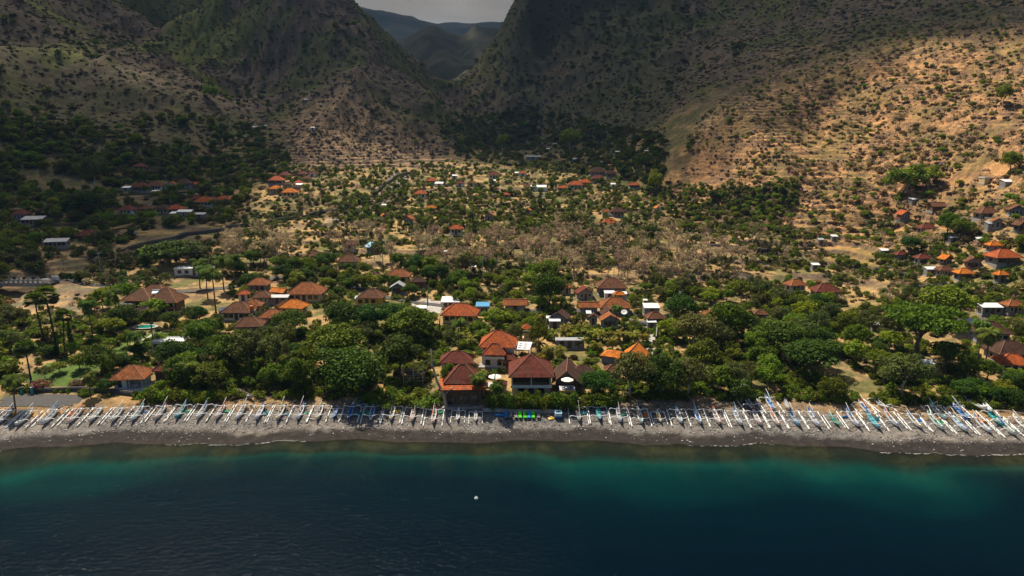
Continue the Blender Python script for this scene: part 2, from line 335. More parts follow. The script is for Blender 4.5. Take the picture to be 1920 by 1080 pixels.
# ------------------------------------------------------------------ sea
def sea_mat():
    m, nt, ns, ln = newmat('sea_water')
    out = N(ns, 'ShaderNodeOutputMaterial'); geo = N(ns, 'ShaderNodeNewGeometry')
    dep = N(ns, 'ShaderNodeAttribute', attribute_name='depth'); ton = N(ns, 'ShaderNodeAttribute', attribute_name='bottom')
    sep = N(ns, 'ShaderNodeMapping'); sep.inputs['Scale'].default_value = (1.0, 1.7, 1)
    ln.new(geo.outputs['Position'], sep.inputs['Vector'])
    w1 = N(ns, 'ShaderNodeTexNoise'); w1.inputs['Scale'].default_value = 0.75; w1.inputs['Detail'].default_value = 7; w1.inputs['Roughness'].default_value = 0.62; w1.inputs['Distortion'].default_value = 0.6
    ln.new(sep.outputs[0], w1.inputs['Vector'])
    bp = N(ns, 'ShaderNodeBump'); bp.inputs['Strength'].default_value = 0.5; bp.inputs['Distance'].default_value = 0.35
    ln.new(w1.outputs[0], bp.inputs['Height'])
    # patches of pale sand bottom
    pn = N(ns, 'ShaderNodeTexNoise'); pn.inputs['Scale'].default_value = 0.035; pn.inputs['Detail'].default_value = 4
    ln.new(geo.outputs['Position'], pn.inputs['Vector'])
    add = N(ns, 'ShaderNodeMath', operation='MULTIPLY_ADD'); add.inputs[1].default_value = 8.0; ln.new(pn.outputs[0], add.inputs[0]); 
    sub = N(ns, 'ShaderNodeMath', operation='SUBTRACT'); ln.new(ton.outputs['Fac'], add.inputs[2]); ln.new(add.outputs[0], sub.inputs[0]); sub.inputs[1].default_value = 4.0
    sc = N(ns, 'ShaderNodeMath', operation='DIVIDE'); ln.new(sub.outputs[0], sc.inputs[0]); sc.inputs[1].default_value = 24.0
    cr = N(ns, 'ShaderNodeValToRGB'); ln.new(sc.outputs[0], cr.inputs[0]); e = cr.color_ramp.elements
    e[0].position = 0.0; e[0].color = (0.020, 0.035, 0.028, 1); e[1].position = 1.0; e[1].color = (0.0001, 0.0044, 0.0088, 1)
    for p_, c_ in ((0.10, (0.008, 0.018, 0.014, 1)), (0.22, (0.0008, 0.042, 0.034, 1)), (0.34, (0.0003, 0.020, 0.021, 1)), (0.55, (0.0001, 0.0070, 0.0115, 1))):
        x = e.new(p_); x.color = c_
    df = N(ns, 'ShaderNodeBsdfDiffuse'); ln.new(cr.outputs[0], df.inputs[0])
    tr = N(ns, 'ShaderNodeBsdfTransparent'); tr.inputs[0].default_value = (0.60, 0.64, 0.55, 1)
    ex = N(ns, 'ShaderNodeMath', operation='MULTIPLY'); ln.new(dep.outputs['Fac'], ex.inputs[0]); ex.inputs[1].default_value = -0.40
    e2 = N(ns, 'ShaderNodeMath', operation='EXPONENT'); ln.new(ex.outputs[0], e2.inputs[0])
    mx = N(ns, 'ShaderNodeMixShader'); ln.new(e2.outputs[0], mx.inputs[0]); ln.new(df.outputs[0], mx.inputs[1]); ln.new(tr.outputs[0], mx.inputs[2])
    gl = N(ns, 'ShaderNodeBsdfGlossy'); gl.inputs['Roughness'].default_value = 0.10; ln.new(bp.outputs[0], gl.inputs['Normal'])
    fr = N(ns, 'ShaderNodeFresnel'); fr.inputs[0].default_value = 1.33; ln.new(bp.outputs[0], fr.inputs['Normal'])
    m2 = N(ns, 'ShaderNodeMixShader'); fs = N(ns, 'ShaderNodeMath', operation='MULTIPLY'); fs.inputs[1].default_value = 0.13; ln.new(fr.outputs[0], fs.inputs[0]); ln.new(fs.outputs[0], m2.inputs[0]); ln.new(mx.outputs[0], m2.inputs[1]); ln.new(gl.outputs[0], m2.inputs[2])
    ln.new(m2.outputs[0], out.inputs[0])
    return m
sx = np.r_[np.linspace(-4000, -260, 12), np.linspace(-250, 250, 251), np.linspace(260, 4000, 12)]
sy = np.r_[np.linspace(-4000, 60, 14), np.arange(64, 152, 1.0)]
WX, WY = np.meshgrid(sx, sy); wd = WY-shoreY(WX)
dep = np.where(WY < 92, 0.30*np.abs(wd)+0.006*np.clip(-wd, 0, 60)**2, np.maximum(0, -H(WX, np.maximum(WY, 92))))
dep = np.maximum(dep, 0) * (1 + 0.0*WX)
# pale sand bottom in two patches, dark rock bottom between them
wpx = 960 + 8.6*WX
sandy = np.clip(sst(470, 250, wpx) + 0.95*sst(930, 1080, wpx)*sst(1780, 1640, wpx), 0, 1)*(0.75+0.5*(fbm(WX/14, WY/8, 3, 481)-0.5))
bottom = dep + 7.0*(1-np.clip(sandy, 0, 1))*sst(0.8, 3.5, dep)
# keep the sheet seaward of the shore
keep = (wd < 3)
fc = gridfaces(*WX.shape); kf = keep.ravel()[fc].any(1)
link('sea', mesh_np('sea', np.stack([WX, WY, 0*WX], -1).reshape(-1, 3), fc[kf], sea_mat(), True, {'depth': ('POINT', 'FLOAT', dep), 'bottom': ('POINT', 'FLOAT', bottom)}), kind='structure', label='dark blue sea with teal shallows')

# ------------------------------------------------------------------ clouds
def poly_in(px, py, poly):
    inside = np.zeros(px.shape, bool); j = len(poly)-1
    for i in range(len(poly)):
        xi, yi = poly[i]; xj, yj = poly[j]
        c = ((yi > py) != (yj > py)) & (px < (xj-xi)*(py-yi)/((yj-yi) or 1e-9)+xi); inside ^= c; j = i
    return inside
LIT = [([(450,2000),(-400,2000),(-400,500),(200,500),(420,455),(470,345),(560,318),(700,312),(860,300),(1010,312),(1180,335),(1258,338),(1325,242),(1480,158),(1560,118),(1650,84),(1800,64),(2000,62),(2600,60),(2600,2000)], 1.0),
       ([(535,318),(560,225),(620,190),(700,215),(780,255),(840,305)], 0.8),
       ([(-60,60),(40,40),(120,50),(250,95),(345,150),(420,165),(470,140),(480,190),(380,205),(240,165),(100,130),(-60,120)], 0.75),
       ([(826,160),(880,108),(920,70),(905,120),(870,150)], 0.9)]
CH, CSTEP = 960.0, 15.0
qx = np.arange(-2600, 2600, CSTEP); qy = np.arange(300, 4700, CSTEP); QX, QY = np.meshgrid(qx, qy)
gz = np.full(QX.shape, 40.0)
for _ in range(14):
    k_ = (CH-gz)/sdir[2]; ggx = QX-sdir[0]*k_; ggy = QY-sdir[1]*k_
    zt = np.where((ggy > 90) & (ggy < 1450) & (np.abs(ggx) < 990), H(ggx, ggy), np.where(ggy < 90, 0, 250.0)); gz = 0.5*gz + 0.5*zt
cpx, cpy = proj(ggx, np.maximum(ggy, 5), gz)
jx = 24*(fbm(ggx/45, ggy/45, 4, 201)-0.5)*2; jy = 20*(fbm(ggx/45, ggy/45, 4, 202)-0.5)*2
lit = np.zeros(QX.shape)
for poly, wgt in LIT: lit = np.maximum(lit, wgt*poly_in(cpx+jx, cpy+jy, poly))
lit = np.where(ggy < 88, 1, lit)
for _ in range(2):
    lit = (np.roll(lit, 1, 0)+np.roll(lit, -1, 0)+np.roll(lit, 1, 1)+np.roll(lit, -1, 1)+2*lit)/6
dens = np.clip(1-lit, 0, 1)
dens[0] = dens[-1] = 0; dens[:, 0] = dens[:, -1] = 0
th = dens*(40+70*fbm(QX/120, QY/120, 4, 211)) + 0.5
top = np.stack([QX, QY, CH+th], -1).reshape(-1, 3); bot = np.stack([QX, QY, CH-th*0.35], -1).reshape(-1, 3)
fc = gridfaces(*QX.shape); kf = (dens.ravel()[fc] > 0.04).any(1); fc = fc[kf]
# closed shell: walls along the open border
ed = np.concatenate([fc[:, [0, 1]], fc[:, [1, 2]], fc[:, [2, 3]], fc[:, [3, 0]]]); key = np.sort(ed, 1); kk = key[:, 0].astype(np.int64)*len(top)+key[:, 1]
_, idx, cnt = np.unique(kk, return_index=True, return_counts=True); bd = ed[idx[cnt == 1]]
side = np.stack([bd[:, 1], bd[:, 0], bd[:, 0]+len(top), bd[:, 1]+len(top)], -1)
allf = np.concatenate([fc, fc[:, ::-1]+len(top), side]); used, inv = np.unique(allf, return_inverse=True); vv = np.concatenate([top, bot])[used]
def cloud_mat():
    m, nt, ns, ln = newmat('cloud')
    out = N(ns, 'ShaderNodeOutputMaterial'); a = N(ns, 'ShaderNodeAttribute', attribute_name='dens')
    tl = N(ns, 'ShaderNodeBsdfTranslucent'); tl.inputs[0].default_value = (0.62, 0.64, 0.68, 1)
    df = N(ns, 'ShaderNodeBsdfDiffuse'); df.inputs[0].default_value = (0.75, 0.75, 0.75, 1)
    m1 = N(ns, 'ShaderNodeMixShader'); m1.inputs[0].default_value = 0.5; ln.new(df.outputs[0], m1.inputs[1]); ln.new(tl.outputs[0], m1.inputs[2])
    tr = N(ns, 'ShaderNodeBsdfTransparent')
    geo = N(ns, 'ShaderNodeNewGeometry'); no = N(ns, 'ShaderNodeTexNoise'); no.inputs['Scale'].default_value = 0.011; no.inputs['Detail'].default_value = 6; no.inputs['Roughness'].default_value = .65
    ln.new(geo.outputs['Position'], no.inputs['Vector'])
    ma = N(ns, 'ShaderNodeMath', operation='MULTIPLY_ADD'); ln.new(no.outputs[0], ma.inputs[0]); ma.inputs[1].default_value = 1.1; 
    sb = N(ns, 'ShaderNodeMath', operation='SUBTRACT'); ln.new(a.outputs['Fac'], sb.inputs[0]); sb.inputs[1].default_value = 0.62
    ln.new(sb.outputs[0], ma.inputs[2])
    mr = N(ns, 'ShaderNodeMapRange'); mr.inputs[1].default_value = 0.1; mr.inputs[2].default_value = 0.75; mr.inputs[3].default_value = 0; mr.inputs[4].default_value = 0.60; ln.new(ma.outputs[0], mr.inputs[0])
    m2 = N(ns, 'ShaderNodeMixShader'); ln.new(mr.outputs[0], m2.inputs[0]); ln.new(tr.outputs[0], m2.inputs[1]); ln.new(m1.outputs[0], m2.inputs[2])
    ln.new(m2.outputs[0], out.inputs[0]); return m
dd2 = np.concatenate([dens.ravel(), dens.ravel()])[used]
link('cloud', mesh_np('cloud', vv, inv.reshape(allf.shape), cloud_mat(), True, {'dens': ('POINT', 'FLOAT', dd2)}), kind='structure', label='broken cloud deck hanging over the mountains')

def bank_mat():
    m, nt, ns, ln = newmat('cloud_bank')
    out = N(ns, 'ShaderNodeOutputMaterial'); pv = N(ns, 'ShaderNodeVolumePrincipled'); pv.inputs['Color'].default_value = (0.95, 0.95, 0.96, 1); pv.inputs['Anisotropy'].default_value = 0.2
    geo = N(ns, 'ShaderNodeNewGeometry'); no = N(ns, 'ShaderNodeTexNoise'); no.inputs['Scale'].default_value = 0.0035; no.inputs['Detail'].default_value = 4
    mp = N(ns, 'ShaderNodeMapping'); mp.inputs['Scale'].default_value = (0.7, 0.7, 1.8)
    ln.new(geo.outputs['Position'], mp.inputs[0]); ln.new(mp.outputs[0], no.inputs['Vector'])
    sep = N(ns, 'ShaderNodeSeparateXYZ'); ln.new(geo.outputs['Position'], sep.inputs[0])
    hz = N(ns, 'ShaderNodeMapRange'); hz.inputs[1].default_value = 785; hz.inputs[2].default_value = 930; hz.inputs[3].default_value = -0.62; hz.inputs[4].default_value = 0.15; ln.new(sep.outputs[2], hz.inputs[0])
    ad = N(ns, 'ShaderNodeMath', operation='ADD'); ln.new(no.outputs[0], ad.inputs[0]); ln.new(hz.outputs[0], ad.inputs[1])
    de = N(ns, 'ShaderNodeMapRange'); de.inputs[1].default_value = 0; de.inputs[2].default_value = 0.5; de.inputs[3].default_value = 0; de.inputs[4].default_value = 0.0055; ln.new(ad.outputs[0], de.inputs[0])
    ln.new(de.outputs[0], pv.inputs['Density']); ln.new(pv.outputs[0], out.inputs['Volume']); return m

# ------------------------------------------------------------------ small mesh builder
class MB:
    def __init__(s): s.v = []; s.f = []
    def add(s, vs, fs):
        b = len(s.v); s.v += [tuple(map(float, v)) for v in vs]; s.f += [tuple(b+i for i in f) for f in fs]; return s
    def box(s, x0, x1, y0, y1, z0, z1):
        return s.add([(x0,y0,z0),(x1,y0,z0),(x1,y1,z0),(x0,y1,z0),(x0,y0,z1),(x1,y0,z1),(x1,y1,z1),(x0,y1,z1)],
                     [(0,3,2,1),(4,5,6,7),(0,1,5,4),(1,2,6,5),(2,3,7,6),(3,0,4,7)])
    def tube(s, pts, rad, n=6, cap=True):
        pts = [np.array(p, float) for p in pts]; rad = rad if hasattr(rad, '__len__') else [rad]*len(pts); vs = []; fs = []
        for i, p in enumerate(pts):
            d = pts[min(i+1, len(pts)-1)] - pts[max(i-1, 0)]; d = d/(np.linalg.norm(d)+1e-9)
            a = np.cross(d, (0,0,1) if abs(d[2]) < 0.9 else (1,0,0)); a = a/np.linalg.norm(a); b = np.cross(d, a)
            for k in range(n):
                t = 2*math.pi*k/n; vs.append(p + rad[i]*(math.cos(t)*a+math.sin(t)*b))
        for i in range(len(pts)-1):
            for k in range(n):
                fs.append((i*n+k, i*n+(k+1) % n, (i+1)*n+(k+1) % n, (i+1)*n+k))
        if cap: fs.append(tuple(range(n))[::-1]); fs.append(tuple(range((len(pts)-1)*n, len(pts)*n)))
        return s.add(vs, fs)
    def lathe(s, prof, n=10, c=(0,0,0)):
        vs = []; fs = []
        for r, z in prof:
            for k in range(n):
                t = 2*math.pi*k/n; vs.append((c[0]+r*math.cos(t), c[1]+r*math.sin(t), c[2]+z))
        for i in range(len(prof)-1):
            for k in range(n): fs.append((i*n+k, i*n+(k+1) % n, (i+1)*n+(k+1) % n, (i+1)*n+k))
        return s.add(vs, fs)
    def mesh(s, name, m, smooth=False):
        me = bpy.data.meshes.new(name); me.from_pydata(s.v, [], s.f)
        if smooth: me.polygons.foreach_set('use_smooth', [True]*len(me.polygons))
        if m: me.materials.append(m)
        return me
    def obj(s, name, m, parent=None, smooth=False, **props):
        return link(name, s.mesh(name, m, smooth), parent, **props)
def empty(name, loc, rz=0.0, sc=1.0, rx=0.0, **props):
    o = bpy.data.objects.new(name, None); COL.objects.link(o); o.location = loc; o.rotation_euler = (rx, 0, rz); o.scale = (sc, sc, sc) if not hasattr(sc, '__len__') else sc
    o.empty_display_size = 0.5
    for k, v in props.items(): o[k] = v
    return o

# ------------------------------------------------------------------ foliage materials and tree meshes
def leafmat(name, c1, c2, trans=0.3, ov=0.25, hv=0.03):
    m, nt, ns, ln = newmat(name)
    out = N(ns, 'ShaderNodeOutputMaterial'); a = N(ns, 'ShaderNodeAttribute', attribute_name='tint'); oi = N(ns, 'ShaderNodeObjectInfo')
    mx = N(ns, 'ShaderNodeMix', data_type='RGBA'); mx.inputs[6].default_value = (*c1, 1); mx.inputs[7].default_value = (*c2, 1); ln.new(a.outputs['Fac'], mx.inputs[0])
    hs = N(ns, 'ShaderNodeHueSaturation')
    r = N(ns, 'ShaderNodeMapRange'); r.inputs[3].default_value = 1-ov; r.inputs[4].default_value = 1+ov; ln.new(oi.outputs['Random'], r.inputs[0]); ln.new(r.outputs[0], hs.inputs['Value'])
    mu = N(ns, 'ShaderNodeMath', operation='MULTIPLY'); mu.inputs[1].default_value = 7.31; ln.new(oi.outputs['Random'], mu.inputs[0])
    fr = N(ns, 'ShaderNodeMath', operation='FRACT'); ln.new(mu.outputs[0], fr.inputs[0])
    r2 = N(ns, 'ShaderNodeMapRange'); r2.inputs[3].default_value = 0.5-hv; r2.inputs[4].default_value = 0.5+hv; ln.new(fr.outputs[0], r2.inputs[0]); ln.new(r2.outputs[0], hs.inputs['Hue'])
    ln.new(mx.outputs[2], hs.inputs['Color'])
    df = N(ns, 'ShaderNodeBsdfPrincipled'); df.inputs['Roughness'].default_value = 0.6; df.inputs['Specular IOR Level'].default_value = 0.08
    tl = N(ns, 'ShaderNodeBsdfTranslucent')
    ln.new(hs.outputs[0], df.inputs['Base Color']); ln.new(hs.outputs[0], tl.inputs[0])
    ms = N(ns, 'ShaderNodeMixShader'); ms.inputs[0].default_value = trans; ln.new(df.outputs[0], ms.inputs[1]); ln.new(tl.outputs[0], ms.inputs[2]); ln.new(ms.outputs[0], out.inputs[0])
    return m
L_DARK = leafmat('leaf_dark', (0.0238, 0.0502, 0.0053), (0.0858, 0.1452, 0.0119))
L_MID = leafmat('leaf_mid', (0.048, 0.080, 0.005), (0.165, 0.215, 0.012))
L_BRIGHT = leafmat('leaf_bright', (0.0792, 0.1320, 0.0079), (0.2640, 0.3300, 0.0198))
L_OLIVE = leafmat('leaf_olive', (0.0594, 0.0726, 0.0158), (0.1584, 0.1716, 0.0396))
L_SCRUB = leafmat('leaf_scrub', (0.050, 0.050, 0.016), (0.135, 0.120, 0.038), ov=0.45, hv=0.045)
L_DRY = leafmat('leaf_dry', (0.27, 0.195, 0.11), (0.50, 0.38, 0.22), ov=0.3)
L_SPUR = leafmat('leaf_spur_scrub', (0.17, 0.135, 0.04), (0.34, 0.26, 0.08), ov=0.35, hv=0.04)
L_MSCRUB = leafmat('leaf_mountain_scrub', (0.0726, 0.0660, 0.0343), (0.1584, 0.1294, 0.0686), ov=0.4, hv=0.03)
L_PALM = leafmat('leaf_palm', (0.0462, 0.0858, 0.0132), (0.1584, 0.2178, 0.0264))
L_YPALM = leafmat('leaf_yellow_palm', (0.09, 0.10, 0.012), (0.30, 0.27, 0.03))
L_PINK = leafmat('petal_pink', (0.10, 0.01, 0.05), (0.38, 0.03, 0.17), ov=0.1, hv=0.01)
L_MAUVE = leafmat('petal_mauve', (0.12, 0.05, 0.12), (0.30, 0.14, 0.27), ov=0.1, hv=0.01)
L_WHITE = leafmat('petal_white', (0.55, 0.55, 0.45), (0.8, 0.8, 0.7), ov=0.05, hv=0.0)
L_ORANGE = leafmat('petal_orange', (0.28, 0.12, 0.012), (0.5, 0.24, 0.03), ov=0.1, hv=0.01)
M_BARK = mat('bark', (0.13, 0.095, 0.065), 0.9, 0.4, 4)
M_PBARK = mat('bark_pale', (0.42, 0.34, 0.26), 0.9, 0.35, 4)
M_DBARK = mat('bark_dark', (0.055, 0.042, 0.032), 0.9, 0.4, 4)

def leaf_cloud(name, lobes, n, size, m, rs, up=0.25, shell=0.72, flat=0.5):
    """leaf quads spread through lobes (cx,cy,cz,rx,ry,rz)"""
    r = np.random.default_rng(rs); L = np.array(lobes, float)
    wgt = (L[:, 3]*L[:, 5])**1.0; li = r.choice(len(L), n, p=wgt/wgt.sum())
    d = r.normal(size=(n, 3)); d[:, 2] += up*1.0; d /= np.linalg.norm(d, axis=1)[:, None]
    rad = shell + (1-shell)*r.random(n)**0.6*1.15; inner = r.random(n) < 0.15; rad[inner] *= r.random(inner.sum())
    p = L[li, :3] + d*L[li, 3:6]*rad[:, None]
    nn = d*flat + r.normal(size=(n, 3))*0.45 + np.array([0, 0, 0.35]); nn /= np.linalg.norm(nn, axis=1)[:, None]
    a = np.cross(nn, r.normal(size=(n, 3))); a /= np.linalg.norm(a, axis=1)[:, None]; b = np.cross(nn, a)
    s = size*(0.6+0.8*r.random(n))[:, None]
    v = np.stack([p-a*s, p+b*s*0.55, p+a*s, p-b*s*0.55], 1).reshape(-1, 3)
    tint = np.clip(0.25+0.35*r.random(len(L))[li] + 0.5*(r.random(n)-0.35), 0, 1)
    return mesh_np(name, v, np.arange(4*n).reshape(n, 4), m, False, {'tint': ('FACE', 'FLOAT', tint)})
def clump_lobes(rx, rz, cz, k, rs, sub=0.34, flatb=0.35, sq=1.0):
    r = np.random.default_rng(rs); out = [(0, 0, cz, rx*0.62, rx*0.62, rz*0.62)]
    for i in range(k):
        t = 2*math.pi*(i*0.618+0.1*r.random()); u = -flatb + (1+flatb)*((i+0.5)/k); u += 0.1*r.normal(); u = max(-0.6, min(1, u))
        c = math.sqrt(max(0, 1-u*u)); rr = (0.52+0.42*r.random()); s = sub*(0.55+0.75*r.random())
        out.append((rx*rr*c*math.cos(t), rx*rr*c*math.sin(t), cz+rz*rr*u, rx*s, rx*s, rz*s*sq*1.05))
    return out
def trunk_mesh(name, h, r0, lobes, m, rs, lean=0.0, sides=7, limbs=6, fork=0.45):
    r = random.Random(rs); b = MB(); top = (lean*h+0.15*r.uniform(-1, 1), 0.15*r.uniform(-1, 1), h)
    mid = (lean*h*0.4, 0, h*0.5); b.tube([(0, 0, -0.6), (0, 0, 0.2), mid, top], [r0*1.5, r0*1.15, r0*0.85, r0*0.45], sides)
    ls = sorted(lobes[1:], key=lambda q: q[2])
    for i in range(min(limbs, len(ls))):
        q = ls[int(i*len(ls)/limbs)]; t = fork+0.4*r.random(); s = np.array(mid)*(1-t)+np.array(top)*t if t < 1 else np.array(top)
        e = np.array(q[:3]); m1 = s*0.5+e*0.5+np.array([0, 0, 0.08*h])
        b.tube([s, m1, e], [r0*0.5, r0*0.32, r0*0.1], 5)
    return b.mesh(name, m, True)
PROT = {}
def proto(kind, trunk, crown, extra=None): PROT.setdefault(kind, []).append((trunk, crown, extra))
for i in range(5):          # unit trees: crown radius 1, height set by scale z
    lb = clump_lobes(1.0, 0.62, 0.98, 26+3*i, 40+i)
    proto('round_dark', trunk_mesh('trunk', 0.75, 0.06, lb, M_BARK, i), leaf_cloud('crown', lb, 5200, 0.055, L_DARK, 60+i, shell=0.62))
    lb = clump_lobes(1.0, 0.70, 1.10, 20+3*i, 140+i, sub=0.32)
    proto('round_mid', trunk_mesh('trunk', 0.85, 0.055, lb, M_BARK, 10+i), leaf_cloud('crown', lb, 3600, 0.065, L_MID, 160+i, shell=0.6))
    lb = clump_lobes(1.0, 0.75, 1.15, 15+2*i, 240+i, sub=0.30)
    proto('bright', trunk_mesh('trunk', 0.9, 0.05, lb, M_PBARK, 20+i), leaf_cloud('crown', lb, 2300, 0.075, L_BRIGHT, 260+i, shell=0.5))
    lb = clump_lobes(1.0, 0.8, 1.25, 17+2*i, 340+i, sub=0.27)
    proto('olive', trunk_mesh('trunk', 1.1, 0.05, lb, M_PBARK, 30+i, limbs=10), leaf_cloud('crown', lb, 2600, 0.06, L_OLIVE, 360+i, shell=0.5))
    lb = clump_lobes(1.0, 0.30, 1.02, 22, 440+i, sub=0.26, flatb=0.0)
    proto('umbrella', trunk_mesh('trunk', 0.9, 0.06, lb, M_BARK, 40+i, limbs=9, fork=0.2), leaf_cloud('crown', lb, 3600, 0.05, L_MID, 460+i, shell=0.6))
    lb = clump_lobes(0.55, 1.3, 1.9, 18, 540+i, sub=0.30)
    proto('slender', trunk_mesh('trunk', 2.2, 0.05, lb, M_PBARK, 50+i, limbs=8), leaf_cloud('crown', lb, 1500, 0.075, L_MID, 560+i, shell=0.5))
    # bushes
    lb = clump_lobes(1.0, 0.65, 0.45, 12, 640+i, sub=0.38)
    proto('bush', trunk_mesh('stem', 0.5, 0.05, lb, M_BARK, 60+i, limbs=4), leaf_cloud('crown', lb, 900, 0.10, L_MID, 660+i, shell=0.5))
    proto('bush_bright', trunk_mesh('stem', 0.5, 0.05, lb, M_BARK, 60+i, limbs=4), leaf_cloud('crown', lb, 800, 0.10, L_BRIGHT, 670+i, shell=0.5))
    proto('scrub', None, leaf_cloud('crown', clump_lobes(1.0, 0.6, 0.35, 7, 700+i, sub=0.42), 170, 0.24, L_SCRUB, 720+i, shell=0.4))
    proto('scrub_spur', None, leaf_cloud('crown', clump_lobes(1.0, 0.5, 0.28, 7, 705+i, sub=0.45), 150, 0.24, L_SPUR, 735+i, shell=0.3))
    proto('scrub_mountain', None, leaf_cloud('crown', clump_lobes(1.0, 0.34, 0.12, 7, 705+i, sub=0.5), 90, 0.30, L_MSCRUB, 725+i, shell=0.3))
    proto('scrub_green', None, leaf_cloud('crown', clump_lobes(1.0, 0.75, 0.55, 8, 740+i, sub=0.42), 230, 0.20, L_MID, 760+i, shell=0.4))
    proto('scrub_dark', None, leaf_cloud('crown', clump_lobes(1.0, 0.75, 0.55, 8, 780+i, sub=0.42), 230, 0.20, L_DARK, 790+i, shell=0.4))
    proto('scrub_dry', None, leaf_cloud('crown', clump_lobes(1.0, 0.7, 0.45, 7, 745+i, sub=0.42), 130, 0.17, L_DRY, 765+i, shell=0.4))
for i in range(3):
    lb = clump_lobes(1.0, 0.6, 0.6, 14, 800+i, sub=0.36)
    fl = leaf_cloud('blossom', lb, 700, 0.08, L_PINK, 820+i, up=0.6, shell=0.85)
    proto('pink', trunk_mesh('stem', 0.5, 0.05, lb, M_BARK, 80+i, limbs=4), leaf_cloud('crown', lb, 500, 0.10, L_MID, 830+i), fl)
    proto('mauve', trunk_mesh('stem', 0.5, 0.05, lb, M_BARK, 80+i, limbs=4), leaf_cloud('crown', lb, 350, 0.10, L_OLIVE, 840+i), leaf_cloud('blossom', lb, 700, 0.09, L_MAUVE, 850+i, up=0.4, shell=0.85))
    proto('white', trunk_mesh('trunk', 0.7, 0.06, lb, M_PBARK, 80+i, limbs=7), leaf_cloud('crown', lb, 2300, 0.085, L_DARK, 860+i), leaf_cloud('blossom', lb, 170, 0.055, L_WHITE, 870+i, up=0.4, shell=0.98))
    proto('flame', trunk_mesh('trunk', 0.7, 0.05, lb, M_PBARK, 80+i, limbs=5), leaf_cloud('crown', lb, 700, 0.10, L_BRIGHT, 880+i), leaf_cloud('blossom', lb, 800, 0.08, L_ORANGE, 890+i, up=0.4, shell=0.9))
    lb = [(0, 0, z, 0.32*(1-(z/3.4)**1.5)+0.04, 0.32*(1-(z/3.4)**1.5)+0.04, 0.35) for z in np.linspace(0.35, 3.2, 9)]
    proto('cypress', trunk_mesh('trunk', 2.6, 0.06, lb, M_BARK, 90+i, limbs=0), leaf_cloud('crown', lb, 1500, 0.07, L_DARK, 900+i, shell=0.6))
def twig_tree(rs, leafy, mt, h=1.0):
    """bare dry-season tree: ascending branches and fine twigs (height 1)"""
    r = random.Random(rs); b = MB(); tips = []
    def grow(p, d, ln, rad, lev):
        e = p + d*ln; mid = p*0.5+e*0.5+np.array([r.uniform(-1, 1), r.uniform(-1, 1), 0])*ln*0.06
        b.tube([p, mid, e], [rad, rad*0.8, rad*0.55], 4 if lev else 6, lev == 0)
        if lev == 3: tips.append(e); return
        for k in range(r.choice((3, 4)) if lev else 7):
            t = r.uniform(0.45, 1.0) if lev else r.uniform(0.35, 1.0); az = r.uniform(0, 6.283); up = r.uniform(0.5, 1.1)
            nd = np.array([math.cos(az), math.sin(az), up]); nd = 0.45*d + nd/np.linalg.norm(nd); nd /= np.linalg.norm(nd)
            grow(p+(e-p)*t, nd, ln*r.uniform(0.42, 0.6), max(rad*0.5, 0.0035), lev+1)
    grow(np.array([0, 0, -0.05]), np.array([r.uniform(-.04, .04), r.uniform(-.04, .04), 1.0]), 0.62, 0.016, 0)
    lb = [(*t, 0.055, 0.055, 0.05) for t in tips]
    return b.mesh('trunk', mt), leaf_cloud('crown', lb, leafy, 0.024, L_DRY if leafy < 900 else L_OLIVE, rs+7, shell=0.1)
for i in range(5): proto('teak', *twig_tree(900+i, 520, M_PBARK))
for i in range(3): proto('teak_leafy', *twig_tree(930+i, 1100, M_PBARK))
for i in range(2): proto('dead', *twig_tree(950+i, 60, mat('dead_wood%d' % i, (0.30, 0.25, 0.22), 0.9, 0.3, 4)))
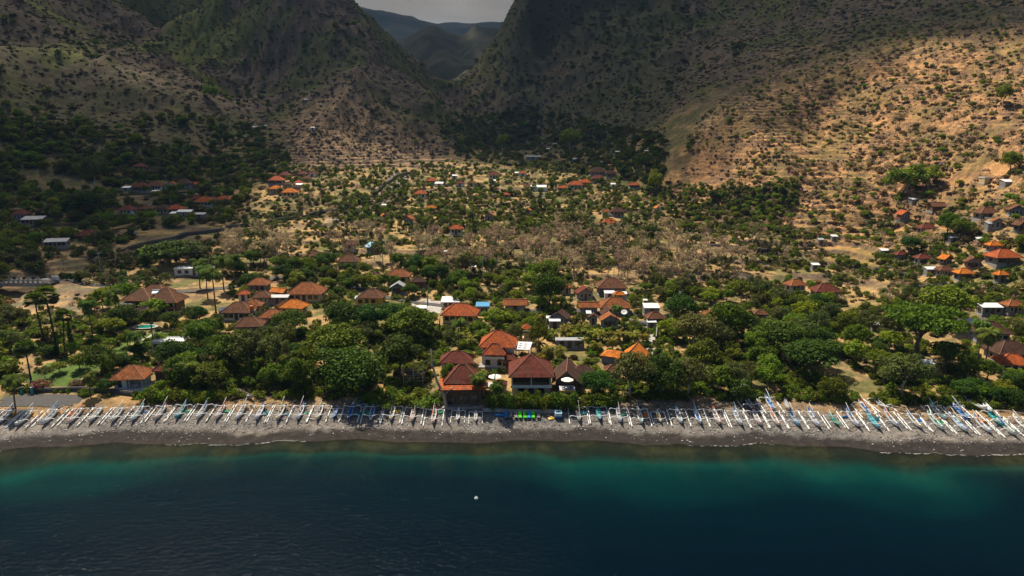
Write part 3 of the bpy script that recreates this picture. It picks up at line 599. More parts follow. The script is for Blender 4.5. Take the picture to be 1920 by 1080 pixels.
def palm(rs, nf, droop, width, m, h, fan=False, ln=1.0, barkm=None, rad=0.045):
    """crown radius about 1, trunk height h (in crown radii)"""
    r = random.Random(rs); b = MB(); lean = r.uniform(-0.12, 0.12)
    pts = [(lean*h*(t**2), 0.03*h*t*r.uniform(-1, 1), -0.3+(h+0.3)*t) for t in (0, 0.25, 0.5, 0.75, 1.0)]
    b.tube(pts, [rad*1.6, rad*1.1, rad, rad*0.9, rad*0.95], 7); tm = b.mesh('trunk', barkm or M_BARK, True)
    tx, ty, tz = pts[-1]; V = []; F = []; T = []
    def quad(a, c, d, e, t):
        k = len(V); V.extend([a, c, d, e]); F.append((k, k+1, k+2, k+3)); T.append(t)
    for i in range(nf):
        az = 2.39996*i + r.uniform(-.2, .2); el = r.uniform(-0.35, 1.25) if not fan else r.uniform(-0.7, 1.4)
        d = np.array([math.cos(az), math.sin(az), 0]); side = np.array([-math.sin(az), math.cos(az), 0]); tn = 0.15+0.75*r.random()*(0.5+0.5*(el > 0.2))
        if fan:
            p0 = np.array([tx, ty, tz]); dd = d*math.cos(el)+np.array([0, 0, math.sin(el)]); s0 = p0+dd*0.45*ln; upv = np.cross(side, dd)
            for k in range(9):
                a0 = -1.25+2.5*k/9; a1 = a0+0.22; tipd = lambda a: s0+(dd*math.cos(a)+side*math.sin(a))*0.55*ln - np.array([0, 0, 0.06])
                quad(s0, tipd(a0), tipd((a0+a1)/2)+upv*0.03, tipd(a1), tn)
            quad(p0+side*0.01, p0-side*0.01, s0-side*0.01, s0+side*0.01, tn)
            continue
        p = np.array([tx, ty, tz]); ang = el; L = ln*r.uniform(0.85, 1.1); seg = 9; prev = p
        for k in range(seg):
            dd = d*math.cos(ang)+np.array([0, 0, math.sin(ang)]); nx = prev+dd*L/seg; w_ = width*math.sin(math.pi*(0.12+0.83*(k+0.5)/seg))
            nv = np.cross(side, dd)
            for s_ in (1, -1):
                for q in (0.0, 0.5):
                    a = prev+(nx-prev)*q; c_ = prev+(nx-prev)*(q+0.42)
                    out = side*s_*w_*0.85 + dd*w_*0.5 - np.array([0, 0, 1])*w_*(0.35+0.3*droop)
                    quad(a, c_, c_+out, a+out*0.98, tn)
            prev = nx; ang -= droop*(0.10+0.14*k/seg*2)
    me = mesh_np('crown', np.array(V), np.array(F), m, False, {'tint': ('FACE', 'FLOAT', np.array(T))})
    return tm, me
for i in range(4):
    proto('coconut', *palm(1000+i, 26, 1.25, 0.22, L_PALM, 1.8+0.4*i))
    proto('young_palm', *palm(1020+i, 16, 1.0, 0.20, L_YPALM, 0.9, rad=0.06))
    proto('fan_palm', *palm(1040+i, 66, 0, 0, L_PALM, 3.2+0.3*i, fan=True, barkm=M_DBARK, rad=0.07))
    proto('banana', *palm(1060+i, 9, 0.9, 0.26, L_BRIGHT, 0.7, rad=0.09))

KNAME = {'round_dark': 'broadleaf_tree', 'round_mid': 'broadleaf_tree', 'bright': 'broadleaf_tree', 'olive': 'broadleaf_tree', 'umbrella': 'umbrella_tree', 'slender': 'slender_tree',
         'bush': 'shrub', 'bush_bright': 'shrub', 'pink': 'bougainvillea_bush', 'mauve': 'bougainvillea_bush', 'white': 'flowering_tree', 'flame': 'flowering_tree', 'cypress': 'cypress_tree',
         'teak': 'bare_tree', 'teak_leafy': 'bare_tree', 'dead': 'dead_tree', 'coconut': 'coconut_palm', 'young_palm': 'young_palm', 'fan_palm': 'fan_palm', 'banana': 'banana_plant'}
KCAT = {'bush': 'shrub', 'bush_bright': 'shrub', 'pink': 'bush', 'mauve': 'bush', 'coconut': 'palm', 'young_palm': 'palm', 'fan_palm': 'palm', 'banana': 'plant'}
KLOOK = {'round_dark': 'dense dark green tree', 'round_mid': 'leafy mid green tree', 'bright': 'open bright green tree', 'olive': 'olive green tree',
         'umbrella': 'flat topped umbrella tree', 'slender': 'tall slender green tree', 'bush': 'low round green shrub', 'bush_bright': 'low bright green shrub',
         'pink': 'bush covered with magenta blossom', 'mauve': 'bush with dull mauve blossom', 'white': 'dark leaved tree dotted with white flowers', 'flame': 'small tree with orange yellow blossom',
         'cypress': 'narrow dark column of a cypress', 'teak': 'leafless pale tree with upright twigs', 'teak_leafy': 'half bare pale tree with thin olive leaves', 'dead': 'bleached dead tree without leaves',
         'coconut': 'coconut palm with arching green fronds', 'young_palm': 'short palm with yellow green fronds', 'fan_palm': 'tall fan palm with dark trunk and round head', 'banana': 'banana plant with broad bright leaves'}
TREES = []; BELTS = set()
def tree(kind, x, y, r, hs, where, group, i=None, rz=None, label=None, z=None):
    """r: crown radius in metres, hs: vertical stretch"""
    tr, cr, ex = PROT[kind][(random.randrange(len(PROT[kind])) if i is None else i) % len(PROT[kind])]
    z = float(H(x, y)) if z is None else z
    if label is None and where in BELTS:
        sz = 'small ' if r < 2.6 else 'large ' if r > 4.6 else ''; near = ''
        best = min(HOUSES, key=lambda h_: (h_[0].location[0]-x)**2+(h_[0].location[1]-y)**2)
        if math.hypot(best[0].location[0]-x, best[0].location[1]-y) < 13: near = ' near a ' + best[4]
        label = sz + KLOOK[kind] + near + ' ' + where; group = 'trees ' + where
    elif kind in ('teak', 'teak_leafy'):
        label = ('tall ' if r > 10.2 else 'short ' if r < 8.8 else '') + KLOOK[kind] + ' ' + where
    e = empty(KNAME[kind], (x, y, z-0.05), random.uniform(0, 6.283) if rz is None else rz, (r*random.uniform(.86, 1.16), r*random.uniform(.86, 1.16), r*hs),
              label=label or (KLOOK[kind] + ' ' + where), category=KCAT.get(kind, 'tree'), group=group)
    if tr: link('trunk', tr, e)
    link('crown', cr, e)
    if ex: link('blossom', ex, e)
    TREES.append((x, y, r, kind)); return e

# ------------------------------------------------------------------ scatter of uncountable plants (geometry nodes)
def scatter(name, pts, protos, label, scale, zs=1.0):
    """pts (n,3); protos: list of mesh data; instances on points"""
    nP = len(pts); c = bpy.data.collections.new(name+'_sources')
    for k, me in enumerate(protos):
        o = bpy.data.objects.new(name+'_source', me); c.objects.link(o)
    me = bpy.data.meshes.new(name); me.vertices.add(nP); me.vertices.foreach_set('co', np.asarray(pts, np.float32).ravel())
    for an, arr in (('psc', scale), ('pid', rng.integers(0, len(protos), nP)), ('prz', rng.random(nP)*6.283)):
        t = me.attributes.new(an, 'INT' if an == 'pid' else 'FLOAT', 'POINT'); t.data.foreach_set('value', np.asarray(arr, np.int32 if an == 'pid' else np.float32))
    o = link(name, me, kind='stuff', label=label)
    ng = bpy.data.node_groups.new(name, 'GeometryNodeTree'); ng.interface.new_socket('Geometry', in_out='INPUT', socket_type='NodeSocketGeometry'); ng.interface.new_socket('Geometry', in_out='OUTPUT', socket_type='NodeSocketGeometry')
    ns = ng.nodes; ln = ng.links; gi = ns.new('NodeGroupInput'); go = ns.new('NodeGroupOutput'); ip = ns.new('GeometryNodeInstanceOnPoints'); ci = ns.new('GeometryNodeCollectionInfo')
    ci.inputs[0].default_value = c; ci.inputs['Separate Children'].default_value = True; ci.inputs['Reset Children'].default_value = True
    def na(nm, typ):
        q = ns.new('GeometryNodeInputNamedAttribute'); q.data_type = typ; q.inputs[0].default_value = nm; return q.outputs[0]
    cx_ = ns.new('ShaderNodeCombineXYZ'); ln.new(na('prz', 'FLOAT'), cx_.inputs[2])
    sx_ = ns.new('ShaderNodeCombineXYZ'); s_ = na('psc', 'FLOAT'); ln.new(s_, sx_.inputs[0]); ln.new(s_, sx_.inputs[1])
    mu = ns.new('ShaderNodeMath'); mu.operation = 'MULTIPLY'; mu.inputs[1].default_value = zs; ln.new(s_, mu.inputs[0]); ln.new(mu.outputs[0], sx_.inputs[2])
    m2p = ns.new('GeometryNodeMeshToPoints'); ln.new(gi.outputs[0], m2p.inputs[0]); ln.new(m2p.outputs[0], ip.inputs['Points'])
    ln.new(ci.outputs[0], ip.inputs['Instance']); ip.inputs['Pick Instance'].default_value = True
    ln.new(na('pid', 'INT'), ip.inputs['Instance Index']); ln.new(cx_.outputs[0], ip.inputs['Rotation']); ln.new(sx_.outputs[0], ip.inputs['Scale']); ln.new(ip.outputs[0], go.inputs[0])
    md = o.modifiers.new('scatter', 'NODES'); md.node_group = ng
    return o
def crowns(*kinds): return [c for k in kinds for (_, c, _e) in PROT[k]]

# ------------------------------------------------------------------ houses
def tilemat(name, col, dark, seed=0):
    m, nt, ns, ln = newmat(name)
    out = N(ns, 'ShaderNodeOutputMaterial'); bs = N(ns, 'ShaderNodeBsdfPrincipled'); ln.new(bs.outputs[0], out.inputs[0]); bs.inputs['Roughness'].default_value = 0.85; bs.inputs['Specular IOR Level'].default_value = 0.15
    tc = N(ns, 'ShaderNodeTexCoord'); no = N(ns, 'ShaderNodeTexNoise'); no.inputs['Scale'].default_value = 0.8; no.inputs['Detail'].default_value = 9; no.inputs['Roughness'].default_value = 0.75
    ln.new(tc.outputs['Object'], no.inputs['Vector'])
    vo = N(ns, 'ShaderNodeTexVoronoi'); vo.inputs['Scale'].default_value = 3.6; ln.new(tc.outputs['Object'], vo.inputs['Vector'])
    mr = N(ns, 'ShaderNodeMapRange'); mr.inputs[1].default_value = 0.34; mr.inputs[2].default_value = 0.62; ln.new(no.outputs[0], mr.inputs[0])
    mx = N(ns, 'ShaderNodeMix', data_type='RGBA'); mx.inputs[6].default_value = (*dark, 1); mx.inputs[7].default_value = (*col, 1); ln.new(mr.outputs[0], mx.inputs[0])
    hs = N(ns, 'ShaderNodeHueSaturation'); ln.new(mx.outputs[2], hs.inputs['Color']); sp = N(ns, 'ShaderNodeSeparateColor'); ln.new(vo.outputs['Color'], sp.inputs[0])
    r = N(ns, 'ShaderNodeMapRange'); r.inputs[3].default_value = 0.62; r.inputs[4].default_value = 1.35; ln.new(sp.outputs[0], r.inputs[0]); ln.new(r.outputs[0], hs.inputs['Value'])
    n2 = N(ns, 'ShaderNodeTexNoise'); n2.inputs['Scale'].default_value = 0.33; n2.inputs['Detail'].default_value = 5; n2.inputs['Roughness'].default_value = .65; ln.new(tc.outputs['Object'], n2.inputs['Vector'])
    r3 = N(ns, 'ShaderNodeMapRange'); r3.inputs[1].default_value = .46; r3.inputs[2].default_value = .66; r3.inputs[3].default_value = 0; r3.inputs[4].default_value = .45; ln.new(n2.outputs[0], r3.inputs[0])
    m3 = N(ns, 'ShaderNodeMix', data_type='RGBA'); m3.inputs[7].default_value = (0.085, 0.062, 0.045, 1); ln.new(r3.outputs[0], m3.inputs[0]); ln.new(hs.outputs[0], m3.inputs[6]); ln.new(m3.outputs[2], bs.inputs['Base Color'])
    sep = N(ns, 'ShaderNodeSeparateXYZ'); ln.new(tc.outputs['Object'], sep.inputs[0])
    wv = N(ns, 'ShaderNodeMath', operation='MULTIPLY'); wv.inputs[1].default_value = 32.0; ln.new(sep.outputs[2], wv.inputs[0]); sn = N(ns, 'ShaderNodeMath', operation='SINE'); ln.new(wv.outputs[0], sn.inputs[0])
    bp = N(ns, 'ShaderNodeBump'); bp.inputs['Strength'].default_value = 0.6; bp.inputs['Distance'].default_value = 0.06; ln.new(sn.outputs[0], bp.inputs['Height']); ln.new(bp.outputs[0], bs.inputs['Normal'])
    return m
ROOF = {'orange': tilemat('roof_tile_orange', (0.60, 0.185, 0.016), (0.38, 0.095, 0.012)),
        'terracotta': tilemat('roof_tile_terracotta', (0.44, 0.098, 0.020), (0.26, 0.055, 0.017)),
        'russet': tilemat('roof_tile_russet', (0.31, 0.098, 0.026), (0.15, 0.05, 0.02)),
        'brown': tilemat('roof_tile_brown', (0.165, 0.065, 0.028), (0.075, 0.034, 0.02)),
        'dark red': tilemat('roof_tile_dark_red', (0.17, 0.038, 0.02), (0.075, 0.022, 0.015)),
        'dark brown': tilemat('roof_tile_dark_brown', (0.082, 0.036, 0.022), (0.042, 0.022, 0.016)),
        'white': mat('roof_sheet_white', (0.62, 0.62, 0.62), 0.5, 0.2, 0.8),
        'grey': mat('roof_sheet_grey', (0.30, 0.31, 0.32), 0.45, 0.3, 0.8),
        'blue': mat('roof_sheet_blue', (0.02, 0.22, 0.42), 0.5, 0.2, 0.8),
        'pale blue': mat('roof_sheet_pale_blue', (0.25, 0.45, 0.62), 0.5, 0.2, 0.8)}
CAPM = {'orange': mat('ridge_orange', (0.42, 0.13, 0.02)), 'terracotta': mat('ridge_terracotta', (0.27, 0.07, 0.03)), 'russet': mat('ridge_russet', (0.30, 0.13, 0.06)),
        'brown': mat('ridge_brown', (0.24, 0.11, 0.06)), 'dark red': mat('ridge_dark_red', (0.20, 0.06, 0.035)), 'dark brown': mat('ridge_dark_brown', (0.16, 0.07, 0.045))}
WALL = {'white': mat('wall_white', (0.62, 0.62, 0.60), 0.85, 0.15, 0.7), 'cream': mat('wall_cream', (0.55, 0.44, 0.24), 0.85, 0.15, 0.7), 'grey': mat('wall_grey', (0.24, 0.235, 0.225), 0.9, 0.25, 0.7),
        'blue grey': mat('wall_blue_grey', (0.15, 0.17, 0.19), 0.9, 0.2, 0.7), 'brown': mat('wall_brown', (0.16, 0.10, 0.055), 0.9, 0.3, 0.9), 'yellow': mat('wall_yellow', (0.55, 0.36, 0.08), 0.9, 0.2, 0.9)}
M_PLINTH = mat('concrete', (0.30, 0.28, 0.26), 0.9, 0.25, 0.8)
M_DOOR = mat('door_wood', (0.10, 0.055, 0.03), 0.7, 0.3, 2)
M_FRAME = mat('frame_wood', (0.16, 0.09, 0.05), 0.7, 0.3, 2)
M_WFRAME = mat('frame_white', (0.6, 0.6, 0.58), 0.7, 0.15, 2)
M_PANE = mat('window_pane', (0.02, 0.025, 0.03), 0.15, 0.2, 2, spec=0.6)
M_POST = mat('post', (0.5, 0.48, 0.44), 0.8, 0.2, 2)
M_TIMBER = mat('timber', (0.17, 0.11, 0.07), 0.9, 0.35, 2)
M_FLOOR = mat('terrace_floor', (0.42, 0.40, 0.38), 0.8, 0.2, 1)
def hip(b, W, D, h, rise, t=0.14, cx=0, cy=0):
    x0, x1, y0, y1 = cx-W/2, cx+W/2, cy-D/2, cy+D/2
    if W >= D: r0, r1 = (cx-(W-D)/2-0.02, cy), (cx+(W-D)/2+0.02, cy)
    else: r0, r1 = (cx, cy-(D-W)/2-0.02), (cx, cy+(D-W)/2+0.02)
    vs = [(x0,y0,h),(x1,y0,h),(x1,y1,h),(x0,y1,h),(x0,y0,h-t),(x1,y0,h-t),(x1,y1,h-t),(x0,y1,h-t),(r0[0],r0[1],h+rise),(r1[0],r1[1],h+rise)]
    if W >= D: fs = [(0,1,9,8),(2,3,8,9),(1,2,9),(3,0,8)]
    else: fs = [(0,1,8),(1,2,9,8),(2,3,9),(3,0,8,9)]
    b.add(vs, fs+[(4,5,1,0),(5,6,2,1),(6,7,3,2),(7,4,0,3),(7,6,5,4)])
    A, Bv = vs[8], vs[9]
    return [(A, Bv)] + ([(vs[0], A), (vs[3], A), (vs[1], Bv), (vs[2], Bv)] if W >= D else [(vs[0], A), (vs[1], A), (vs[2], Bv), (vs[3], Bv)])
def gable(b, W, D, h, rise, t=0.14):
    """ridge along y"""
    x0, x1, y0, y1 = -W/2, W/2, -D/2, D/2
    for s in (-1, 1):
        vs = [(s*W/2,y0,h),(s*W/2,y1,h),(0,y1,h+rise),(0,y0,h+rise),(s*W/2,y0,h-t),(s*W/2,y1,h-t),(0,y1,h+rise-t),(0,y0,h+rise-t)]
        b.add(vs, [(0,1,2,3),(7,6,5,4),(0,3,7,4),(1,5,6,2),(0,4,5,1)])
    return [((0,y0,h+rise),(0,y1,h+rise))]
def opening(par, name, x, y, z, w, h, ax, frame, leaf, sub, thick=0.10):
    """a window or door standing proud of a wall; ax 'f' front wall, 's' side wall (x = wall plane)"""
    b = MB(); t = 0.09
    def bx(u0, u1, z0, z1, d0, d1):
        if ax == 'f': b.box(u0, u1, y-d1, y-d0, z0, z1)
        else:
            s = 1 if x > 0 else -1; a, c = sorted((x+s*d0, x+s*d1)); b.box(a, c, u0, u1, z0, z1)
    c0 = x if ax == 'f' else y
    bx(c0-w/2-t, c0-w/2, z, z+h, -0.02, thick); bx(c0+w/2, c0+w/2+t, z, z+h, -0.02, thick); bx(c0-w/2-t, c0+w/2+t, z+h, z+h+t, -0.02, thick)
    if name == 'window': bx(c0-w/2-t*1.6, c0+w/2+t*1.6, z-t, z, -0.02, thick+0.05)
    o = b.obj(name, frame, par); b = MB(); bx(c0-w/2+0.002, c0+w/2-0.002, z+0.002, z+h-0.002, -0.02, 0.03); b.obj(sub, leaf, o)
    return o
HOUSES = []; FOOT = []
def zone(px, py):
    if px < 425 and py > 590: return 'in the beach garden', 'buildings of the beach garden'
    if px < 425 and py > 520: return 'above the garden pool', 'buildings of the garden villa'
    if 425 <= px < 620 and 520 < py < 650: return 'beside the garden villa', 'houses beside the garden villa'
    if 620 <= px < 800 and 505 < py < 600: return 'by the shore road', 'houses by the shore road'
    if px < 800 and 450 < py <= 520: return 'below the bare grove', 'houses under the bare grove'
    if px < 480 and py <= 470: return 'in the shaded hamlet', 'houses of the shaded hamlet'
    if 480 <= px < 620 and py < 400: return 'at the stony spur foot', 'houses at the stony spur foot'
    if px >= 1620 and py < 560: return 'in the hillside hamlet', 'houses of the hillside hamlet'
    if px >= 1420 and py < 580: return 'below the terraced spur', 'houses below the terraced spur'
    if px >= 1600: return 'under trees near the beach end', 'houses near the beach end'
    if py < 365: return 'in the upper valley', 'houses of the upper valley'
    if py < 450: return 'among the dry terraces', 'houses among the dry terraces'
    if py > 640: return 'behind the beach', 'beach front buildings'
    if px > 1000: return 'in the crowded village centre', 'houses of the village centre'
    return 'behind the beach guesthouses', 'houses behind the guesthouses'
def house(px, py, wpx, kind='hip', roof='brown', wall='grey', rz=0, dr=0.75, st=1, label=None, hw=None, pitch=None, porch=False, wins=True, name='house', group=None, small=False, rec=True):
    x, y, z = g1(px, py); depth = y*CP - (z-CAMZ)*SP; W = wpx*depth/FPX; a = R(rz)
    W = W/(abs(math.cos(a))+dr*abs(math.sin(a))); D = W*dr; y += 0.5*D*0.9
    ov = 0.7 if kind in ('hip', 'gable') and not small else 0.3
    if small: ov = 0.25
    zc = [float(H(x+i*W/2, y+j*D/2)) for i in (-1, 1) for j in (-1, 1)]+[float(H(x, y))]
    z = sorted(zc)[1]; zlow = min(zc)-z-0.5
    hw = hw or (2.7*st if not small else 2.1)
    zn, gr = zone(px, py)
    adj = {'hip': 'hipped', 'gable': 'gabled', 'shed': 'lean-to', 'flat': 'flat'}[kind]
    mtl = 'sheet' if roof in ('white', 'grey', 'blue', 'pale blue') else 'tiled'
    e = empty(name, (x, y, z), a, 1, label=label or f"{wall} walled {'hut' if small else 'house'} with {adj} {roof} {mtl} roof {zn}", category='house' if name == 'house' else name.split('_')[-1], group=group or gr)
    w2, d2 = W/2-ov, D/2-ov
    if kind in ('shed', 'flat'): w2, d2 = W/2-0.15, D/2-0.15
    MB().box(-w2-0.25, w2+0.25, -d2-0.25, d2+0.25, zlow, 0.25).obj('plinth', M_PLINTH, e)
    b = MB(); fy = -d2
    if porch: fy = -d2+min(1.6, D*0.25)
    b.box(-w2, w2, fy, d2, 0.25, hw)
    if kind == 'gable':
        pt = pitch or 0.62; rise = (W/2)*pt; k = hw+(ov)*pt
        b.add([(-w2, -d2, hw), (w2, -d2, hw), (0, -d2, hw+w2*pt)], [(0, 1, 2)]); b.add([(-w2, d2, hw), (w2, d2, hw), (0, d2, hw+w2*pt)], [(2, 1, 0)])
    wo = b.obj('wall', WALL[wall], e); b = MB()
    if kind == 'hip':
        rise = min(W, D)/2*(pitch or 0.72); caps = hip(b, W, D, hw+0.02, rise)
    elif kind == 'gable':
        caps = gable(b, W, D, hw-ov*pt+0.16, rise)
    elif kind == 'shed':
        t = 0.1; zf, zb = hw-0.1, hw+0.18*D
        b.add([(-W/2,-D/2,zf),(W/2,-D/2,zf),(W/2,D/2,zb),(-W/2,D/2,zb),(-W/2,-D/2,zf+t),(W/2,-D/2,zf+t),(W/2,D/2,zb+t),(-W/2,D/2,zb+t)], [(0,3,2,1),(4,5,6,7),(0,1,5,4),(1,2,6,5),(2,3,7,6),(3,0,4,7)]); caps = []
        MB().box(-w2, w2, d2-0.12, d2-0.01, hw-0.01, zb-0.05).obj('wall', WALL[wall], e)
    else:
        b.box(-W/2, W/2, -D/2, D/2, hw, hw+0.2); caps = []
        for q in ((-W/2, W/2, -D/2, -D/2+.15), (-W/2, W/2, D/2-.15, D/2), (-W/2, -W/2+.15, -D/2+.15, D/2-.15), (W/2-.15, W/2, -D/2+.15, D/2-.15)): b.box(q[0], q[1], q[2], q[3], hw+0.2, hw+0.45)
    ro = b.obj('roof', ROOF[roof], e)
    if caps and roof in CAPM:
        b = MB()
        for p, q in caps: b.tube([np.array(p)+(0, 0, .03), np.array(q)+(0, 0, .03)], 0.11 if wpx > 40 else 0.13, 5)
        b.obj('ridge_cap', CAPM[roof], ro)
    fr = M_WFRAME if wall in ('brown', 'blue grey', 'grey') and (int(px) % 2) else M_FRAME
    for s in range(st):
        z0 = 0.25+2.7*s; nW = 0 if not wins else (1 if W < 5.5 else 2 if W < 9 else 3)
        dx = 0 if (nW != 2) else 0.0
        opening(e, 'door', dx, fy, z0+0.02, 0.95, min(2.0, hw-0.45), 'f', fr, M_DOOR, 'door_leaf')
        sp = w2
        for k in range(nW):
            for sg in ((-1, 1) if nW > 1 or k == 0 else (1,)):
                xw = sg*(sp*0.55 if nW <= 2 else sp*(0.38+0.36*(k % 2)))
                if nW >= 2 and k > nW-2: continue
                if abs(xw) > 0.95: opening(e, 'window', xw, fy, z0+0.85, min(1.2, sp*0.35), 1.05, 'f', fr, M_PANE, 'pane')
        if wins:
            for sg in (-1, 1): opening(e, 'window', sg*w2, (fy+d2)/2, z0+0.85, 1.1, 1.0, 's', fr, M_PANE, 'pane')
    if porch:
        for xx in np.linspace(-w2+0.1, w2-0.1, 4 if W > 7 else 3):
            MB().box(xx-0.1, xx+0.1, -d2+0.05, -d2+0.25, 0.25, hw-0.1 if kind == 'hip' else hw).obj('post', M_POST if wall != 'brown' else M_TIMBER, e)
    HOUSES.append((e, W, D, hw, f'{roof} roof')); FOOT.append((x, y, max(W, D)*0.62+0.3))
    return e, W, D, w2, d2, fy
HL = [  # px, py(base), roof width px, kind, roof, wall, turn
 (302,716,34,'hip','dark red','brown',0), (463,630,60,'hip','brown','grey',8), (507,613,52,'hip','russet','grey',-6), (443,602,60,'hip','brown','white',0), (471,590,40,'hip','russet','cream',5),
 (547,594,54,'hip','orange','cream',-8), (570,567,68,'hip','russet','cream',0), (520,562,38,'gable','orange','grey',70), (489,573,40,'hip','brown','grey',4), (482,549,42,'hip','russet','grey',0),
 (455,567,24,'hip','terracotta','white',0), (590,493,30,'hip','brown','grey',0), (652,503,46,'hip','brown','cream',6), (655,470,25,'hip','brown','white',0), (698,474,32,'gable','pale blue','blue grey',38),
 (697,533,36,'hip','dark brown','grey',-10), (745,533,46,'hip','russet','cream',0), (746,553,32,'gable','grey','blue grey',0), (784,543,32,'hip','dark brown','brown',8), (695,574,54,'hip','brown','yellow',-5),
 (862,609,74,'hip','terracotta','cream',-6), (905,590,26,'shed','blue','grey',0), (966,588,46,'gable','russet','grey',90), (855,700,64,'hip','dark red','cream',0), (953,694,36,'hip','dark red','cream',0),
 (1097,563,38,'gable','dark red','grey',8), (1148,556,58,'hip','brown','blue grey',0), (1162,568,22,'hip','orange','cream',0), (1063,553,22,'hip','russet','grey',0), (1051,611,44,'gable','dark brown','blue grey',-25),
 (1105,592,40,'gable','russet','blue grey',90), (1155,593,60,'hip','russet','grey',0), (1113,611,24,'gable','dark brown','grey',-8), (1143,604,36,'gable','dark brown','grey',5), (1144,617,38,'gable','russet','grey',0),
 (1230,614,40,'hip','brown','grey',5), (1296,607,32,'hip','brown','grey',0), (1338,608,38,'hip','russet','cream',10), (1390,613,38,'hip','dark brown','grey',0), (1428,606,30,'hip','brown','grey',-12),
 (1495,550,42,'hip','russet','white',12), (1552,563,48,'hip','dark red','grey',0), (1714,603,40,'hip','dark brown','white',10), (1865,645,72,'hip','dark brown','grey',-8), (1905,684,72,'hip','dark brown','grey',0),
 (1908,704,66,'hip','terracotta','white',-14), (1905,592,36,'hip','russet','grey',0), (1770,391,38,'gable','brown','brown',90), (1858,405,40,'hip','brown','grey',0), (1848,404,24,'gable','russet','blue grey',10),
 (1911,405,36,'gable','brown','blue grey',-20), (1742,432,31,'hip','dark red','grey',0), (1697,419,27,'gable','terracotta','blue grey',10), (1690,417,18,'gable','dark red','white',15), (1873,428,24,'gable','russet','grey',-18),
 (1914,436,26,'gable','brown','blue grey',20), (1867,474,26,'hip','orange','grey',0), (1890,498,55,'hip','terracotta','grey',4), (1828,502,35,'gable','brown','grey',-22), (1777,496,28,'gable','orange','brown',15),
 (1734,494,28,'hip','dark red','white',0), (1693,487,24,'hip','dark red','grey',0), (1812,524,32,'hip','orange','blue grey',0), (1880,530,28,'hip','orange','grey',10), (1775,518,28,'hip','brown','grey',0),
 (288,359,32,'hip','brown','white',0), (341,354,32,'hip','dark brown','grey',0), (262,361,30,'hip','dark red','grey',0), (320,356,22,'gable','russet','white',0), (366,353,18,'hip','terracotta','grey',0), (260,322,22,'hip','dark red','grey',0),
 (380,388,36,'hip','terracotta','white',0), (416,384,30,'hip','terracotta','grey',8), (236,405,34,'hip','dark red','white',-8), (272,402,26,'hip','brown','grey',0), (303,401,28,'hip','dark brown','cream',0), (326,403,32,'hip','terracotta','grey',5),
 (366,382,22,'hip','dark red','grey',0), (160,452,38,'hip','dark red','brown',0), (35,412,30,'hip','dark red','grey',0),
 (516,348,30,'hip','terracotta','grey',0), (532,338,24,'hip','dark red','grey',0), (558,349,18,'hip','terracotta','white',0), (515,364,24,'hip','orange','grey',0), (541,370,30,'hip','orange','cream',0), (566,333,20,'hip','dark red','grey',0),
 (585,332,16,'hip','dark red','white',0), (573,341,18,'hip','brown','grey',0), (552,358,18,'hip','dark brown','grey',0), (537,353,16,'hip','dark brown','grey',0),
 (787,372,26,'hip','terracotta','white',0), (808,347,20,'hip','terracotta','grey',0), (808,398,20,'hip','orange','cream',0), (765,420,24,'gable','terracotta','blue grey',-18), (720,412,16,'gable','orange','grey',20),
 (809,439,28,'gable','dark brown','brown',-15), (855,441,28,'hip','terracotta','white',0), (885,414,22,'gable','brown','grey',15), (917,413,22,'gable','russet','grey',-10), (862,350,18,'hip','dark red','white',0), (884,350,18,'hip','brown','white',0),
 (926,336,24,'hip','dark red','white',0), (980,331,16,'hip','terracotta','white',0), (1056,359,20,'hip','terracotta','grey',0), (1080,355,28,'hip','terracotta','white',0), (1098,351,24,'hip','terracotta','cream',0), (1122,344,24,'hip','dark red','grey',0),
 (1190,356,20,'hip','terracotta','grey',0), (950,371,16,'hip','terracotta','grey',0), (1121,332,32,'hip','dark brown','grey',0), (1146,336,22,'hip','dark brown','grey',0), (1233,398,16,'gable','orange','white',20), (1160,408,26,'hip','dark brown','grey',0),
 (1145,430,30,'hip','terracotta','white',0), (990,402,16,'gable','orange','grey',-20), (1137,405,18,'hip','russet','white',0), (1168,502,16,'hip','orange','grey',0), (990,356,18,'hip','brown','white',0), (735,523,18,'hip','dark brown','grey',0), (532,590,30,'hip','brown','grey',0)]
for q in HL:
    house(*q, dr=1.6 if q[6] in (90, 70) else 0.75, small=(q[2] < 21), wins=q[2] >= 20)
